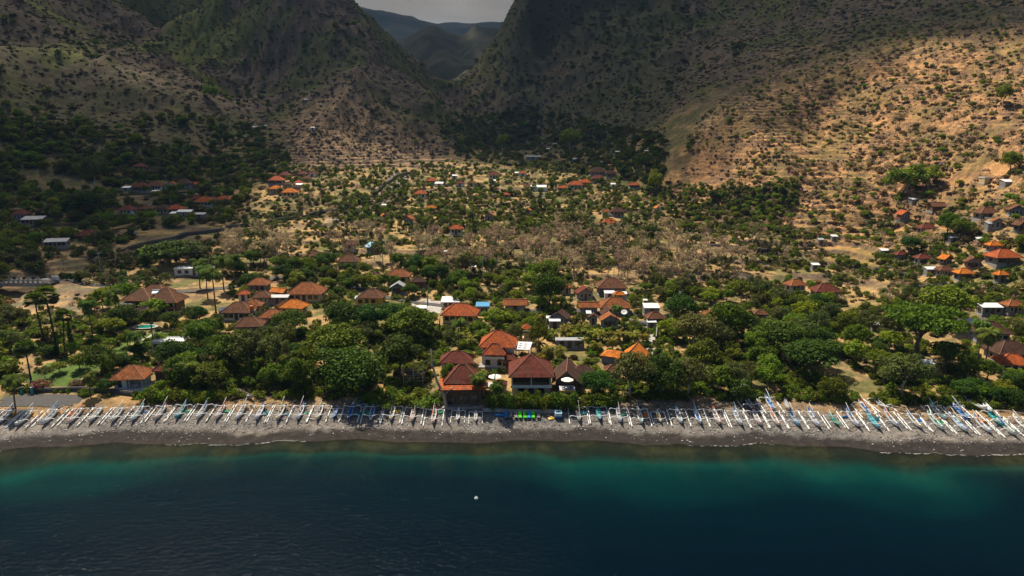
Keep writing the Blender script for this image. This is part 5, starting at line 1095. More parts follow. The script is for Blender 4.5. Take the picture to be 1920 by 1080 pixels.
for k, q in enumerate([(428,772,'green',.9,'fishing net'), (499,776,'teal',1.1,'tarpaulin'), (537,777,'teal',.8,'tarpaulin'), (575,775,'green',.7,'fishing net'), (668,777,'teal',1.3,'fishing net'), (688,776,'green',1.4,'fishing net'), (745,772,'yellow',.8,'fishing net'),
    (825,774,'green',.9,'fishing net'), (1094,775,'teal',1.2,'tarpaulin'), (1168,777,'green',.9,'fishing net'), (1206,780,'orange',1.2,'tarpaulin'), (1088,782,'orange',.6,'fishing net'), (1586,782,'blue',.8,'tarpaulin'), (1644,786,'teal',.9,'fishing net'), (1762,792,'green',.9,'fishing net'), (1723,789,'blue',.8,'tarpaulin'),
    (137,777,'orange',1.0,'tarpaulin'), (352,772,'green',.8,'fishing net'), (272,773,'blue',.6,'fishing net'), (1034,785,'yellow',.9,'fishing net'), (1131,774,'white',.8,'tarpaulin'), (1880,798,'blue',.9,'fishing net'), (1808,778,'pale blue',1.0,'tarpaulin'), (1846,792,'orange',.8,'fishing net')]): heap(*q, k)
def lounger(px, py, m, cn):
    x, y, z = g1(px, py); e = empty('beach_chair', (x, y, z), R(random.uniform(-6, 6)), 1.15, label=f'{cn} beach lounger facing the sea below the hedge', category='beach chair', group='loungers in a row below the hedge')
    MB().box(-.32,.32,-1.0,.25,.28,.36).obj('seat', m, e); b = MB(); b.add([(-.32,.25,.30),(.32,.25,.30),(.32,.75,.95),(-.32,.75,.95),(-.32,.25,.38),(.32,.25,.38),(.32,.69,1.0),(-.32,.69,1.0)], [(0,3,2,1),(4,5,6,7),(0,1,5,4),(1,2,6,5),(2,3,7,6),(3,0,4,7)]); b.obj('backrest', m, e)
    for a in (-.3, .22):
        for c in (-.9, .15): MB().box(a, a+.08, c, c+.08, -.3, .28).obj('leg', m, e)
M_LG = mat('plastic_green', (0.06, 0.42, 0.02), 0.4, 0.1, 3); M_LGY = mat('plastic_grey', (0.16, 0.15, 0.15), 0.5, 0.2, 3); M_LB = mat('plastic_blue', (0.02, 0.20, 0.46), 0.4, 0.1, 3)
for px, m, cn in ((949, M_LB, 'blue'), (957, M_LGY, 'dark grey'), (967, M_LGY, 'dark grey'), (975, M_LG, 'bright green'), (984, M_LG, 'bright green'), (992, M_LB, 'blue'), (1000, M_LG, 'bright green'), (1010, M_LGY, 'dark grey')): lounger(px, 782, m, cn)
def kayak(px, py, m, label, rz, L=3.2):
    x, y, z = g1(px, py); b = MB(); b.tube([(-L/2, 0, .3), (-L*.35, 0, .2), (0, 0, .17), (L*.35, 0, .2), (L/2, 0, .3)], [.02, .26, .36, .26, .02], 8); o = b.obj('kayak', m, None, True, label=label, category='kayak'); o.location = (x, y, z); o.rotation_euler[2] = R(rz)
kayak(937, 780, M_LB, 'blue kayak lying on the shingle beside the loungers', 3)
def kiosk():
    x, y, z = g1(1047, 786); e = empty('dive_cart', (x, y+.8, z), 0, 1, label='white and blue box cart standing on the shingle beside the boats', category='cart')
    MB().box(-.75,.75,-1,1,.35,1.3).obj('body', PAINT['white'], e); MB().box(-.8,.8,-1.05,1.05,1.3,1.42).obj('lid', PAINT['pale blue'], e); MB().box(-.78,.78,-1.08,-1.003,.35,.75).obj('front_panel', PAINT['blue'], e); MB().box(-.55,.55,-.4,.5,1.421,1.45).obj('hatch', M_PANE, e)
    for a in (-.8, .68):
        for c in (-.6, .6): MB().tube([(a, c, .22), (a+.12, c, .22)], .3, 10).obj('wheel', M_ENG, e)
kiosk()
def buoy():
    e = empty('mooring_buoy', (at(893, 934, 111.2)[0], 111.2, 0), 0, 1, label='small white mooring buoy floating on the dark water', category='buoy'); MB().lathe([(.02,-.2),(.3,-.1),(.36,.08),(.26,.26),(.08,.34),(.06,.5),(.01,.5)], 10).obj('float', PAINT['white'], e, True)
buoy()

# ------------------------------------------------------------------ garden, road, bridge, walls, poles
M_LAWN = mat('lawn', (0.058, 0.10, 0.010), 0.95, 0.5, 0.5, bump=0.6); M_ASPH = mat('asphalt', (0.065, 0.062, 0.06), 0.9, 0.25, 0.8); M_CONC = mat('pale_concrete', (0.36, 0.33, 0.30), 0.9, 0.25, 0.6)
M_STONE = mat('dark_stone', (0.085, 0.075, 0.068), 0.95, 0.45, 1.2, bump=0.5); M_WHITE = mat('white_paint', (0.62, 0.62, 0.6), 0.7, 0.1, 2); M_BLACK = mat('black_paint', (0.03, 0.03, 0.03), 0.7, 0.1, 2)
M_POOL = mat('pool_water', (0.01, 0.20, 0.15), 0.08, 0.2, 1.5, spec=0.5); M_GALV = mat('galvanised', (0.4, 0.4, 0.4), 0.5, 0.2, 3)
def drape(name, poly, m, dz, label, step=1.2, kind='structure', ground=True):
    """sheet over the ground inside a pixel polygon"""
    xs, ys_, _ = G([p[0] for p in poly], [p[1] for p in poly]); pl = list(zip(xs, ys_))
    X, Y = np.meshgrid(np.arange(min(xs)-step, max(xs)+step, step), np.arange(min(ys_)-step, max(ys_)+step, step)); ins = poly_in(X, Y, pl)
    f = gridfaces(*X.shape); f = f[ins.ravel()[f].sum(1) >= 3]; used, inv = np.unique(f, return_inverse=True)
    v = np.stack([X, Y, H(X, Y)+dz], -1).reshape(-1, 3)[used]
    return link(name, mesh_np(name, v, inv.reshape(f.shape), m, True), kind=kind, label=label), pl
def strip(name, px, wid, m, dz, label, kind='structure', thick=0.0, dense=14):
    xs, ys_, _ = G([p[0] for p in px], [p[1] for p in px]); t = np.linspace(0, len(px)-1, dense*(len(px)-1)+1); X = np.interp(t, range(len(px)), xs); Y = np.interp(t, range(len(px)), ys_)
    dx = np.gradient(X); dy = np.gradient(Y); l_ = np.hypot(dx, dy)+1e-9; nx, ny = -dy/l_, dx/l_; rows = []
    for o_ in np.linspace(-wid/2, wid/2, 5): rows.append(np.stack([X+nx*o_, Y+ny*o_, H(X, Y)+dz], -1))
    V = np.stack(rows, 0); k = V.shape[1]
    return link(name, mesh_np(name, V.reshape(-1, 3), gridfaces(5, k), m, True), kind=kind, label=label), X, Y
def low_wall(name, px, h, th, m, label, base=-1.0, dense=8, cat='wall'):
    xs, ys_, _ = G([p[0] for p in px], [p[1] for p in px]); t = np.linspace(0, len(px)-1, dense*(len(px)-1)+1); X = np.interp(t, range(len(px)), xs); Y = np.interp(t, range(len(px)), ys_); Z = H(X, Y)
    dx = np.gradient(X); dy = np.gradient(Y); l_ = np.hypot(dx, dy)+1e-9; nx, ny = -dy/l_*th/2, dx/l_*th/2; k = len(X)
    V = np.concatenate([np.stack([X-nx, Y-ny, Z+base], -1), np.stack([X-nx, Y-ny, Z+h], -1), np.stack([X+nx, Y+ny, Z+h], -1), np.stack([X+nx, Y+ny, Z+base], -1)]); F = []
    for i in range(k-1):
        for a in range(4): b_ = (a+1) % 4; F.append((a*k+i, a*k+i+1, b_*k+i+1, b_*k+i))
    o = link(name, None or mesh_np(name, V, np.array(F), m), label=label, category=cat); return o, X, Y
LAWN_PX = [(42,724),(58,696),(100,676),(150,662),(200,656),(250,636),(285,622),(330,620),(292,640),(240,662),(205,680),(185,700),(165,722),(120,728)]
_, LAWN = drape('lawn', LAWN_PX, M_LAWN, 0.06, 'bright green mown lawn of the beach garden', 1.0)
_, YARD = drape('parking_yard', [(0,768),(0,745),(60,738),(148,738),(158,752),(120,764),(60,766)], M_ASPH, 0.07, 'dark asphalt yard behind the boats', 1.0)
_, COURT = drape('courtyard', [(765,566),(800,560),(832,566),(826,590),(775,588)], M_CONC, 0.07, 'pale paved yard beside the shore road', 1.0)
strip('shore_road', [(-120,524),(-40,523),(30,523),(110,526),(160,530),(215,538),(300,548),(420,540),(520,520),(620,520),(700,552),(790,567),(870,577),(960,581),(1060,581),(1200,590),(1330,596),(1480,590),(1600,590),(1740,596),(1900,600)], 4.6, M_ASPH, 0.10, 'grey asphalt shore road winding through the village')
strip('lane', [(1238,590),(1222,620),(1218,650),(1226,680)], 2.4, M_CONC, 0.10, 'pale concrete lane running down beside the orange gabled house')
for pp in ([(262,640),(280,632),(288,626)], [(150,712),(160,704)], [(225,664),(245,660)]): strip('garden_path', pp, 0.9, M_CONC, 0.11, 'pale stepping path across the lawn')
# pool
px_, py_, pz_ = g1(272, 614)
pe = empty('swimming_pool', (px_, py_, pz_), 0, 1, label='small turquoise garden pool with a pale stone rim', category='pool')
MB().lathe([(3.9,.16),(3.9,.30),(2.9,.30),(2.9,.16)], 20).obj('rim', M_CONC, pe).scale = (1, .62, 1); MB().lathe([(2.95,.22),(.01,.22)], 20).obj('water', M_POOL, pe).scale = (1, .62, 1)
st_ = empty('garden_statue', (px_+.2, py_+3.4, pz_+.2), 0, 1, label='dark stone statue standing behind the pool', category='statue'); MB().box(-.4,.4,-.4,.4,-.3,.6).obj('base', M_STONE, st_); MB().lathe([(.3,.6),(.26,1.2),(.34,1.5),(.14,1.75),(.2,1.95),(.12,2.2),(.02,2.3)], 10).obj('figure', M_STONE, st_, True); FOOT.append((px_, py_, 5))
# garden wall and gate posts
low_wall('garden_wall', [(62,736),(100,735),(150,733),(205,737),(250,742)], 1.1, .3, M_STONE, 'dark stone garden wall above the asphalt yard'); 
for gx_ in (42, 61):
    x, y, z = g1(gx_, 738); e = empty('gate_post', (x, y, z), 0, 1, label='white painted gate post at the yard entrance', category='gate post', group='gate posts of the yard'); MB().box(-.25,.25,-.25,.25,-.5,1.5).obj('shaft', PAINT['turquoise'], e); MB().box(-.33,.33,-.33,.33,1.5,1.65).obj('cap', M_WHITE, e)
low_wall('sea_wall', [(905,771),(950,772),(1000,773),(1040,773)], .7, .4, M_CONC, 'low concrete sea wall under the guesthouse hedge')
low_wall('house_wall', [(752,600),(757,575),(765,563)], 1.6, .25, M_STONE, 'stained wall beside the paved yard'); low_wall('lane_wall', [(1230,640),(1232,615),(1180,606)], 1.5, .25, WALL['grey'], 'grey block wall round the banana garden')
# retaining wall of the dry stream
low_wall('stream_wall', [(232,474),(280,458),(340,444),(420,432),(490,422),(560,410),(640,396),(690,374),(720,350),(745,331),(770,326)], 1.7, .6, M_STONE, 'long dark stone embankment wall curving up the dry stream', dense=12)
for pp, lb in (([(1320,462),(1420,470),(1520,468)], 'field wall of dark rubble below the terraced spur'), ([(1700,540),(1800,535),(1900,548)], 'rubble wall under the hillside hamlet'), ([(1640,505),(1720,500),(1760,505)], 'rubble wall between the hillside houses'), ([(1790,415),(1850,412),(1915,416)], 'rubble wall carrying the upper hillside houses'), ([(225,366),(300,364),(372,360)], 'grey compound wall of the shaded hamlet'), ([(818,446),(850,446),(880,445)], 'grey compound wall before the white walled terrace house')): low_wall('field_wall', pp, 1.0, .5, M_STONE, lb)
# bridge
bx0, by0, bz0 = g1(0, 540); X0 = -210.0; X1 = -167.5; ZB = 11.7
be = empty('road_bridge', ((X0+X1)/2, 243, ZB), R(-1), 1, label='concrete road bridge over the dry stream with black and white railings', category='bridge'); L2 = (X1-X0)/2
MB().box(-L2, L2, -2.9, 2.9, -.5, 0).obj('deck', M_CONC, be); MB().box(-L2, L2, -2.75, -2.3, -1.6, -.5).box(-L2, L2, 2.3, 2.75, -1.6, -.5).obj('girder', M_PLINTH, be)
for sx_ in (-L2+.5, L2-.5): MB().box(sx_-1.5, sx_+1.5, -2.7, 2.7, -7, -.501).obj('abutment', M_STONE, be)
MB().box(-L2, L2, -2.1, 2.1, .004, .05).obj('road_surface', M_ASPH, be)
for yy in (-2.7, 2.5):
    n_ = 24; MB().box(-L2, L2, yy+.03, yy+.17, .78, .92).obj('handrail', M_BLACK if yy > 0 else WALL['brown'], be)
    for i in range(n_): xx = -L2+2*L2*i/n_; MB().box(xx, xx+L2/n_, yy, yy+.2, 0, .78).obj('parapet_block', M_PLINTH if yy < 0 else M_WHITE if i % 2 == 0 else M_BLACK, be)
    for sx_ in (-L2*.72, L2-.2): MB().box(sx_-1.3, sx_+1.3, yy-.15, yy+.35, -.3, 1.25).obj('end_pillar', M_WHITE, be)
rx_, ry_, _ = G(np.interp(np.linspace(0, 1, 9), [0, .5, 1], [118, 165, 222]), np.interp(np.linspace(0, 1, 9), [0, .5, 1], [522, 526, 533]))
for i in range(9):
    for off in (-2.9, 2.9):
        x, y = float(rx_[i]), float(ry_[i])+off; o = MB().box(-.12,.12,-.12,.12,-.3,.62).lathe([(.13,.62),(.1,.74),(.01,.78)], 8).obj('guide_post', M_WHITE, None, label='short white road guide post beyond the bridge', category='post', group='guide posts along the shore road'); o.location = (x, y, float(H(x, y)))
# power poles and wires along the road
PP = [(-60,515),(190,517),(430,510),(665,512),(905,528),(1150,545),(1400,565),(1690,560),(1960,560)]; tops = []
for px, py in PP:
    x, y, z = g1(px, py); e = empty('power_pole', (x, y, z), 0, 1, label='slim grey power pole beside the shore road', category='power pole', group='power poles along the shore road'); MB().tube([(0,0,-.5),(0,0,9)], [.14,.09], 7).obj('pole', M_GALV, e); MB().box(-.9,.9,-.05,.05,8.5,8.6).obj('crossarm', M_GALV, e)
    for a in (-.8, 0, .8): MB().lathe([(.06,8.6),(.06,8.75),(.01,8.8)], 6, (a, 0, 0)).obj('insulator', M_WHITE, e)
    tops.append((x, y, z))
for a, c in zip(tops[:-1], tops[1:]):
    for off in (-.8, .8):
        pts = []
        for t in np.linspace(0, 1, 9): pts.append((a[0]+(c[0]-a[0])*t+off, a[1]+(c[1]-a[1])*t, a[2]+(c[2]-a[2])*t+8.72-3.4*t*(1-t)))
        MB().tube(pts, .016, 4).obj('power_line', M_ENG, None, label='thin power line strung between the road poles', category='power line', group='power lines along the shore road')
# flags: tall bamboo poles with narrow curved banners
def flag(px, py, h, m, label):
    x, y, z = g1(px, py); e = empty('banner_flag', (x, y, z), random.uniform(-.4, .4), 1, label=label, category='flag'); pts = [(.25*h*.12*(t**3)*3, 0, h*t-.3) for t in np.linspace(0, 1, 7)]; MB().tube(pts, [.05]*5+[.03, .015], 5).obj('pole', M_PBARK, e)
    b = MB(); vs = []
    for t in np.linspace(.28, .97, 9): xx = .25*h*.12*(t**3)*3; vs += [(xx, .02, h*t-.3), (xx+.55*(1.1-t), .12*math.sin(t*12)+.02, h*t-.3-.12)]
    vs2 = [(a_, b_+.03, c_) for a_, b_, c_ in vs]; n_ = len(vs); b.add(vs+vs2, [(2*i, 2*i+1, 2*i+3, 2*i+2) for i in range(8)]+[(n_+2*i, n_+2*i+2, n_+2*i+3, n_+2*i+1) for i in range(8)]); b.obj('cloth', m, e)
M_LIME = mat('cloth_lime', (0.32, 0.50, 0.03), .8, .1, 3)
flag(801, 588, 10, PAINT['turquoise'], 'tall turquoise banner flag in the paved yard'); flag(862, 640, 8, M_LIME, 'lime green banner flag behind the timber hall'); flag(823, 632, 7, PAINT['blue'], 'blue banner flag beside the dark yard tree'); flag(930, 683, 6, PAINT['blue'], 'blue banner flag before the terracotta house')
flag(926, 745, 8, M_LIME, 'lime green banner flag beside the pale terrace'); flag(860, 565, 6, M_LIME, 'lime green banner flag near the shore road')
# van, tanks, dishes, scaffold
def van():
    x, y, z = g1(523, 505); e = empty('parked_van', (x, y, z), R(5), 1, label='small white van parked by the shore road', category='van'); b = MB(); pr = [(-2.1,.4),(-2.1,1.0),(-1.5,1.15),(-1.0,1.85),(1.7,1.9),(2.0,1.5),(2.0,.4)]; n_ = len(pr)
    b.add([(p, -.8, q) for p, q in pr]+[(p, .8, q) for p, q in pr], [tuple(range(n_)), tuple(range(n_, 2*n_))[::-1]]+[(i, i+n_, (i+1) % n_+n_, (i+1) % n_) for i in range(n_)]); b.obj('body', PAINT['white'], e)
    for a in (-1.3, 1.2):
        for c in (-.86, .7): MB().tube([(a, c, .34), (a, c+.16, .34)], .34, 12).obj('wheel', M_ENG, e)
    for a0, a1 in ((-.85, .1), (.25, 1.5)): MB().box(a0, a1, -.83, -.79, 1.2, 1.7).obj('window', M_PANE, e)
van()
def tank(px, py, m, label):
    x, y, z = g1(px, py); e = empty('water_tank', (x, y, z), 0, 1, label=label, category='tank')
    for a in (-.6, .5):
        for c in (-.6, .5): MB().box(a, a+.1, c, c+.1, -.5, 3.0).obj('leg', M_GALV, e)
    MB().box(-.8,.8,-.8,.8,3.0,3.1).obj('platform', M_GALV, e); MB().lathe([(.01,3.1),(.65,3.1),(.7,3.3),(.7,4.3),(.5,4.6),(.2,4.7),(.01,4.72)], 12).obj('tank', m, e, True)
tank(630, 516, PAINT['yellow'], 'yellow water tank on a stand by the shore road'); tank(474, 600, PAINT['orange'], 'orange water tank on a stand among the clustered houses')
for px, py in ((1170, 597), (500, 612), (1276, 560)):
    x, y, z = g1(px, py); e = empty('satellite_dish', (x, y, z), R(random.uniform(-30, 30)), 1, label='white satellite dish on a post in the village', category='satellite dish', group='satellite dishes in the village'); MB().tube([(0,0,-.5),(0,0,1.8)], .05, 6).obj('post', M_GALV, e); d_ = MB().lathe([(.02,0),(.5,.07),(.95,.28),(1.0,.3),(.95,.32),(.5,.11),(.02,.04)], 14).obj('dish', M_WHITE, e, True); d_.location = (0, 0, 1.85); d_.rotation_euler = (R(35), 0, 0)
x, y, z = g1(776, 722); e = empty('bamboo_scaffold', (x, y, z), R(8), 1, label='rickety pole scaffold standing in the scrub beside the round tree', category='scaffold')
for a in (-2.4, 0, 2.2):
    for c in (-.8, .8): MB().tube([(a, c, -.5), (a+random.uniform(-.15,.15), c, 4.4+random.uniform(-.8,.4))], .07, 5).obj('upright', M_PBARK, e)
for zz in (1.4, 2.8, 4.0):
    for c in (-.8, .8): MB().tube([(-2.6, c+.1, zz), (2.5, c+.1, zz+random.uniform(-.2,.2))], .06, 5).obj('rail', M_PBARK, e)
MB().tube([(-2.4,-.9,.2),(-.1,-.9,2.8)], .06, 5).obj('brace', M_PBARK, e)
# leaning dead tree by the hall, fallen poles on the upper beach
x, y, z = g1(838, 766); e = empty('dead_tree', (x, y, z), 0, 1, label='tall grey dead trunk leaning beside the timber hall', category='tree'); MB().tube([(0,0,-.5),(-.7,.2,3.2),(-2.2,.5,6.5),(-3.2,.8,10.5),(-3.4,.9,14)], [.42,.36,.28,.2,.06], 8).obj('trunk', M_PBARK, e, True)
b = MB(); b.tube([(-.6,.2,3),(.6,-.2,4.6),(1.9,-.3,5.4)], [.2,.12,.05], 6); b.tube([(-2.3,.5,7),(-2.9,-.2,8.4)], [.12,.03], 5); b.tube([(-3.2,.8,10.5),(-2.6,.6,12)], [.1,.03], 5); b.obj('limb', M_PBARK, e, True)
for px, py, L, rz in ((455,752,4,30), (505,748,6,40), (558,752,5,55), (1352,762,4,20), (1745,772,5,-10), (1870,772,7,-15), (1900,775,6,-28), (1690,772,7,-42), (1668,762,6,-50), (690,690,4,60), (720,752,5,-20), (440,735,3,70)):
    x, y, z = g1(px, py); o = MB().tube([(-L/2,0,.25),(0,0,.3),(L/2,0,.35)], [.07,.09,.06], 6).obj('driftwood_pole', M_PBARK, None, label='weathered pole lying on the sand behind the boats', category='pole', group='loose poles behind the boats'); o.location = (x, y, z+.05); o.rotation_euler[2] = R(rz)
for px, py, rz in ((463,745,50), (1850,768,-18), (1828,763,10), (1475,765,-12)):
    x, y, z = g1(px, py); o = MB().add([(a, b_, c_+.5) for a, b_, c_ in HV], HF).obj('beached_hull', PAINT['white' if px > 1700 else 'grey'], None, label='old bare boat hull without outriggers lying behind the boat row', category='boat', group='bare hulls behind the boat row'); o.location = (x, y, z-.3); o.rotation_euler[2] = R(rz)
# beach steps
x, y, z = g1(1089, 764); e = empty('beach_steps', (x, y, z), 0, 1, label='pale timber steps climbing from the beach to the terrace', category='steps')
for i in range(6): MB().box(-.8,.8,i*.35,i*.35+.4,i*.28-.4,i*.28+.12).obj('step', WALL['cream'], e)

# ------------------------------------------------------------------ trees one can tell apart
def inpoly(px, py, pl): return bool(poly_in(np.array([px]), np.array([py]), pl)[0])
def blocked(x, y, r):
    for fx, fy, fr in FOOT:
        if (x-fx)**2+(y-fy)**2 < (fr+r*0.55)**2: return True
        if abs(x-fx) < fr*0.9 and -7.0 < y-fy < 0 and r > 2.0: return True      # keep the seaward face of houses in view
    return False
def T(kind, px, py, wpx, hs, where, group, **k):
    x, y, z = g1(px, py); depth = y*CP-(z-CAMZ)*SP; r = 0.5*wpx*depth/FPX; return tree(kind, x, y, r, hs, where, group, **k)
BELTS.update(('in the thicket above the boats', 'along the shore road', 'behind the guesthouses', 'around the village centre', 'in the beach scrub', 'under the beach end houses', 'beside the lawn', 'below the villa', 'above the boats', 'near the paved yard', 'behind the grey shingle', 'among the hillside houses', 'in the shaded hamlet'))
BIG = [('round_dark',655,735,124,.85,'directly behind the boats'), ('round_dark',750,706,94,1.0,'beside the pole scaffold'), ('round_mid',628,688,108,.85,'above the boats'), ('round_mid',560,735,60,1.2,'above the boats'), ('round_dark',690,622,70,.9,'near the paved yard'),
 ('round_dark',640,618,64,1.0,'near the paved yard'), ('round_dark',735,615,56,1.0,'near the paved yard'), ('round_mid',775,640,80,.9,'near the paved yard'), ('olive',1180,746,84,1.05,'behind the grey shingle'), ('round_dark',1238,743,92,1.0,'behind the grey shingle'), ('olive',1290,743,76,.95,'behind the grey shingle'), ('round_dark',1120,742,62,.9,'behind the grey shingle'),
 ('white',1390,752,54,1.45,'behind the boat row'), ('round_dark',1462,668,100,.85,'in the beach scrub'), ('round_dark',1518,705,92,.9,'in the beach scrub'), ('round_dark',1030,580,58,1.5,'beside the shore road'), ('olive',1690,743,104,.8,'over the hauled up boats'), ('umbrella',1715,680,150,1.1,'in the beach scrub'), ('umbrella',1770,700,70,1.3,'in the beach scrub'), ('umbrella',1640,705,70,1.1,'in the beach scrub'),
 ('bright',1772,612,84,1.0,'near the white walled dark roofed house'), ('round_dark',192,704,54,1.3,'on the lawn'), ('round_dark',232,612,50,1.0,'below the villa'), ('round_mid',340,720,62,1.0,'beside the garden pavilion'), ('round_mid',395,735,60,1.0,'beside the garden pavilion'), ('round_dark',330,690,60,1.1,'beside the garden pavilion'), ('bright',298,592,46,.8,'beside the pool'),
 ('round_mid',375,655,60,1.0,'beside the white flat roof'), ('round_mid',430,690,70,1.0,'above the boats'), ('olive',470,700,70,1.2,'above the boats'), ('olive',520,700,60,1.3,'above the boats'), ('round_dark',545,630,60,1.0,'below the clustered houses'), ('round_mid',600,660,50,1.1,'above the boats'), ('bright',930,622,54,.9,'beside the shrine tower'), ('round_mid',1010,650,34,1.5,'behind the guesthouse'),
 ('round_mid',845,735,40,1.5,'beside the timber hall'), ('bright',1440,715,44,1.3,'in the beach scrub'), ('bright',1690,715,60,.8,'in the beach scrub'), ('round_mid',1560,750,56,.9,'in the beach scrub'), ('bright',1345,735,60,.9,'in the beach scrub'), ('round_mid',1320,700,60,1.2,'in the beach scrub'), ('round_mid',1365,640,70,1.2,'below the village centre'), ('olive',1300,660,70,1.1,'below the village centre'),
 ('round_dark',1275,600,50,1.2,'in the village centre'), ('round_mid',860,575,30,1.1,'in the paved yard'), ('round_mid',1775,445,34,1.5,'among the hillside houses'), ('round_mid',1800,447,34,1.2,'among the hillside houses'), ('round_dark',1706,475,40,.9,'among the hillside houses'), ('bright',1700,360,66,.8,'on the terraced spur'), ('bright',1740,350,50,.8,'on the terraced spur'), ('round_mid',1893,325,36,1.3,'on the terraced spur'), ('bright',1880,200,34,1.2,'high on the terraced spur'),
 ('round_dark',1218,462,44,1.1,'among the dry terraces'), ('bright',1228,360,30,1.4,'at the spur foot'), ('olive',1070,445,60,.8,'among the dry terraces'), ('bright',1068,283,44,1.0,'in the shaded valley mouth'), ('bright',942,285,30,1.2,'in the shaded valley mouth'), ('bright',395,190,28,1.1,'on the green spur'), ('round_dark',160,405,60,1.0,'in the shaded hamlet'), ('olive',180,362,60,1.2,'in the shaded hamlet'), ('round_dark',320,500,84,.7,'by the embankment wall'), ('bright',300,500,70,.6,'by the embankment wall'), ('olive',355,490,60,.7,'by the embankment wall'),
 ('round_dark',612,505,40,1.0,'by the shore road'), ('dead',205,548,50,2.6,'beyond the bridge'), ('dead',1640,690,40,2.2,'in the beach scrub'), ('dead',470,755,30,2.2,'on the upper beach'), ('round_dark',1900,735,50,1.0,'under the beach end houses'), ('round_mid',1850,715,46,1.0,'under the beach end houses'), ('umbrella',310,575,40,.9,'above the pool'), ('round_dark',205,735,36,.9,'beside the garden pavilion')]
for k, px, py, wp, hs, wh in BIG: T(k, px, py, wp, hs, wh, 'trees '+wh)
for px, py, wp in ((58,712,36), (82,640,38), (100,625,46), (122,660,34)): T('fan_palm', px, py, wp, 1.0, 'beside the garden lawn', 'fan palms by the lawn')
for px, py, wp, wh in ((174,636,46,'at the head of the lawn'), (254,672,40,'near the pool'), (288,648,44,'near the pool'), (30,770,54,'beside the asphalt yard'), (1845,695,56,'under the beach end houses'), (1832,680,50,'under the beach end houses'), (1800,555,22,'in the hillside hamlet'), (1815,560,22,'in the hillside hamlet'), (895,760,40,'before the timber hall'), (935,770,46,'before the guesthouse'), (905,748,36,'before the timber hall'),
   (860,670,46,'behind the timber hall'), (520,690,40,'above the boats'), (625,720,40,'above the boats'), (1155,615,30,'in the village centre'), (390,560,50,'beside the villa'), (420,545,52,'beside the villa'), (405,585,50,'beside the villa'), (440,525,46,'beside the villa'), (375,540,44,'beside the villa'), (170,745,44,'beside the garden pavilion'), (360,735,40,'beside the garden pavilion'), (220,600,40,'beside the villa'), (1180,470,26,'among the dry terraces')):
    T('coconut', px, py, wp, 1.0, wh, 'coconut palms of the shore')
for px, py in ((1010,612),(1040,636),(1058,634),(1075,638),(1090,632),(1105,640),(1122,636),(1138,640),(1155,638),(1172,642),(1188,640),(1205,645),(1000,638),(1030,668),(1050,672),(1120,660),(865,640),(885,648),(1130,645),(1066,628),(1015,660),(1095,655),(1150,655)):
    T('young_palm', px+random.uniform(-4, 4), py+random.uniform(-4, 4), 34, 1.0, 'in the garden behind the guesthouse', 'yellow green palms behind the guesthouse')
for px, py in ((880,628),(910,655),(1020,690),(1035,640),(820,650),(830,665),(1085,690),(1100,700),(1250,640),(1245,660),(1600,600),(700,520),(770,500),(1310,585)): T('banana', px, py, 20, 1.1, 'in a village garden', 'banana plants in the gardens')
for px, py in ((108,668), (134,648)): T('cypress', px, py, 32, 1.0, 'standing beside the lawn', 'cypresses by the lawn')
for px, py, wp, hs in ((75,730,38,.8), (148,724,30,.7)): T('pink', px, py, wp, hs, 'on the garden wall', 'bougainvillea on the garden wall')
T('mauve', 270, 598, 36, 1.2, 'below the villa balcony', 'mauve bush'); T('flame', 250, 583, 18, 1.1, 'beside the villa', 'orange blossom trees'); T('flame', 985, 676, 26, 1.0, 'behind the guesthouse', 'orange blossom trees'); T('flame', 1012, 676, 22, 1.0, 'behind the guesthouse', 'orange blossom trees')
# clipped hedge of bushes in front of the guesthouse
for i, px in enumerate(range(925, 1072, 12)): T('bush', px, 767 - (i % 2)*3, 34, 1.5, 'in the hedge before the guesthouse', 'hedge shrubs before the guesthouse')
for i, px in enumerate(range(1095, 1165, 14)): T('bush', px, 762, 34, 1.2, 'in the hedge beside the timber steps', 'hedge shrubs beside the steps')
for px, py, w_ in ((700,758,46),(730,762,50),(765,760,50),(800,762,44),(820,750,40),(740,745,40),(790,745,40)): T('bush', px, py, w_, .8, 'below the pole scaffold', 'bushes below the scaffold')
for i, px in enumerate(range(270, 425, 13)): T('bush' if i % 3 else 'bush_bright', px, 752+random.uniform(-4, 3), 30, 1.3, 'on the beach edge by the pavilion', 'shrubs on the beach edge')
for k, px, py, wp, hs in (('round_mid',150,695,36,1.0),('bright',112,700,30,.8),('olive',85,712,34,.8),('round_dark',225,690,34,1.0),('round_dark',262,672,36,1.0),('bright',300,650,30,.9),('round_mid',240,650,28,1.2),('bright',140,668,26,1.2),('round_dark',92,668,26,1.0)): T(k, px, py, wp, hs, 'beside the lawn', 'trees beside the lawn')
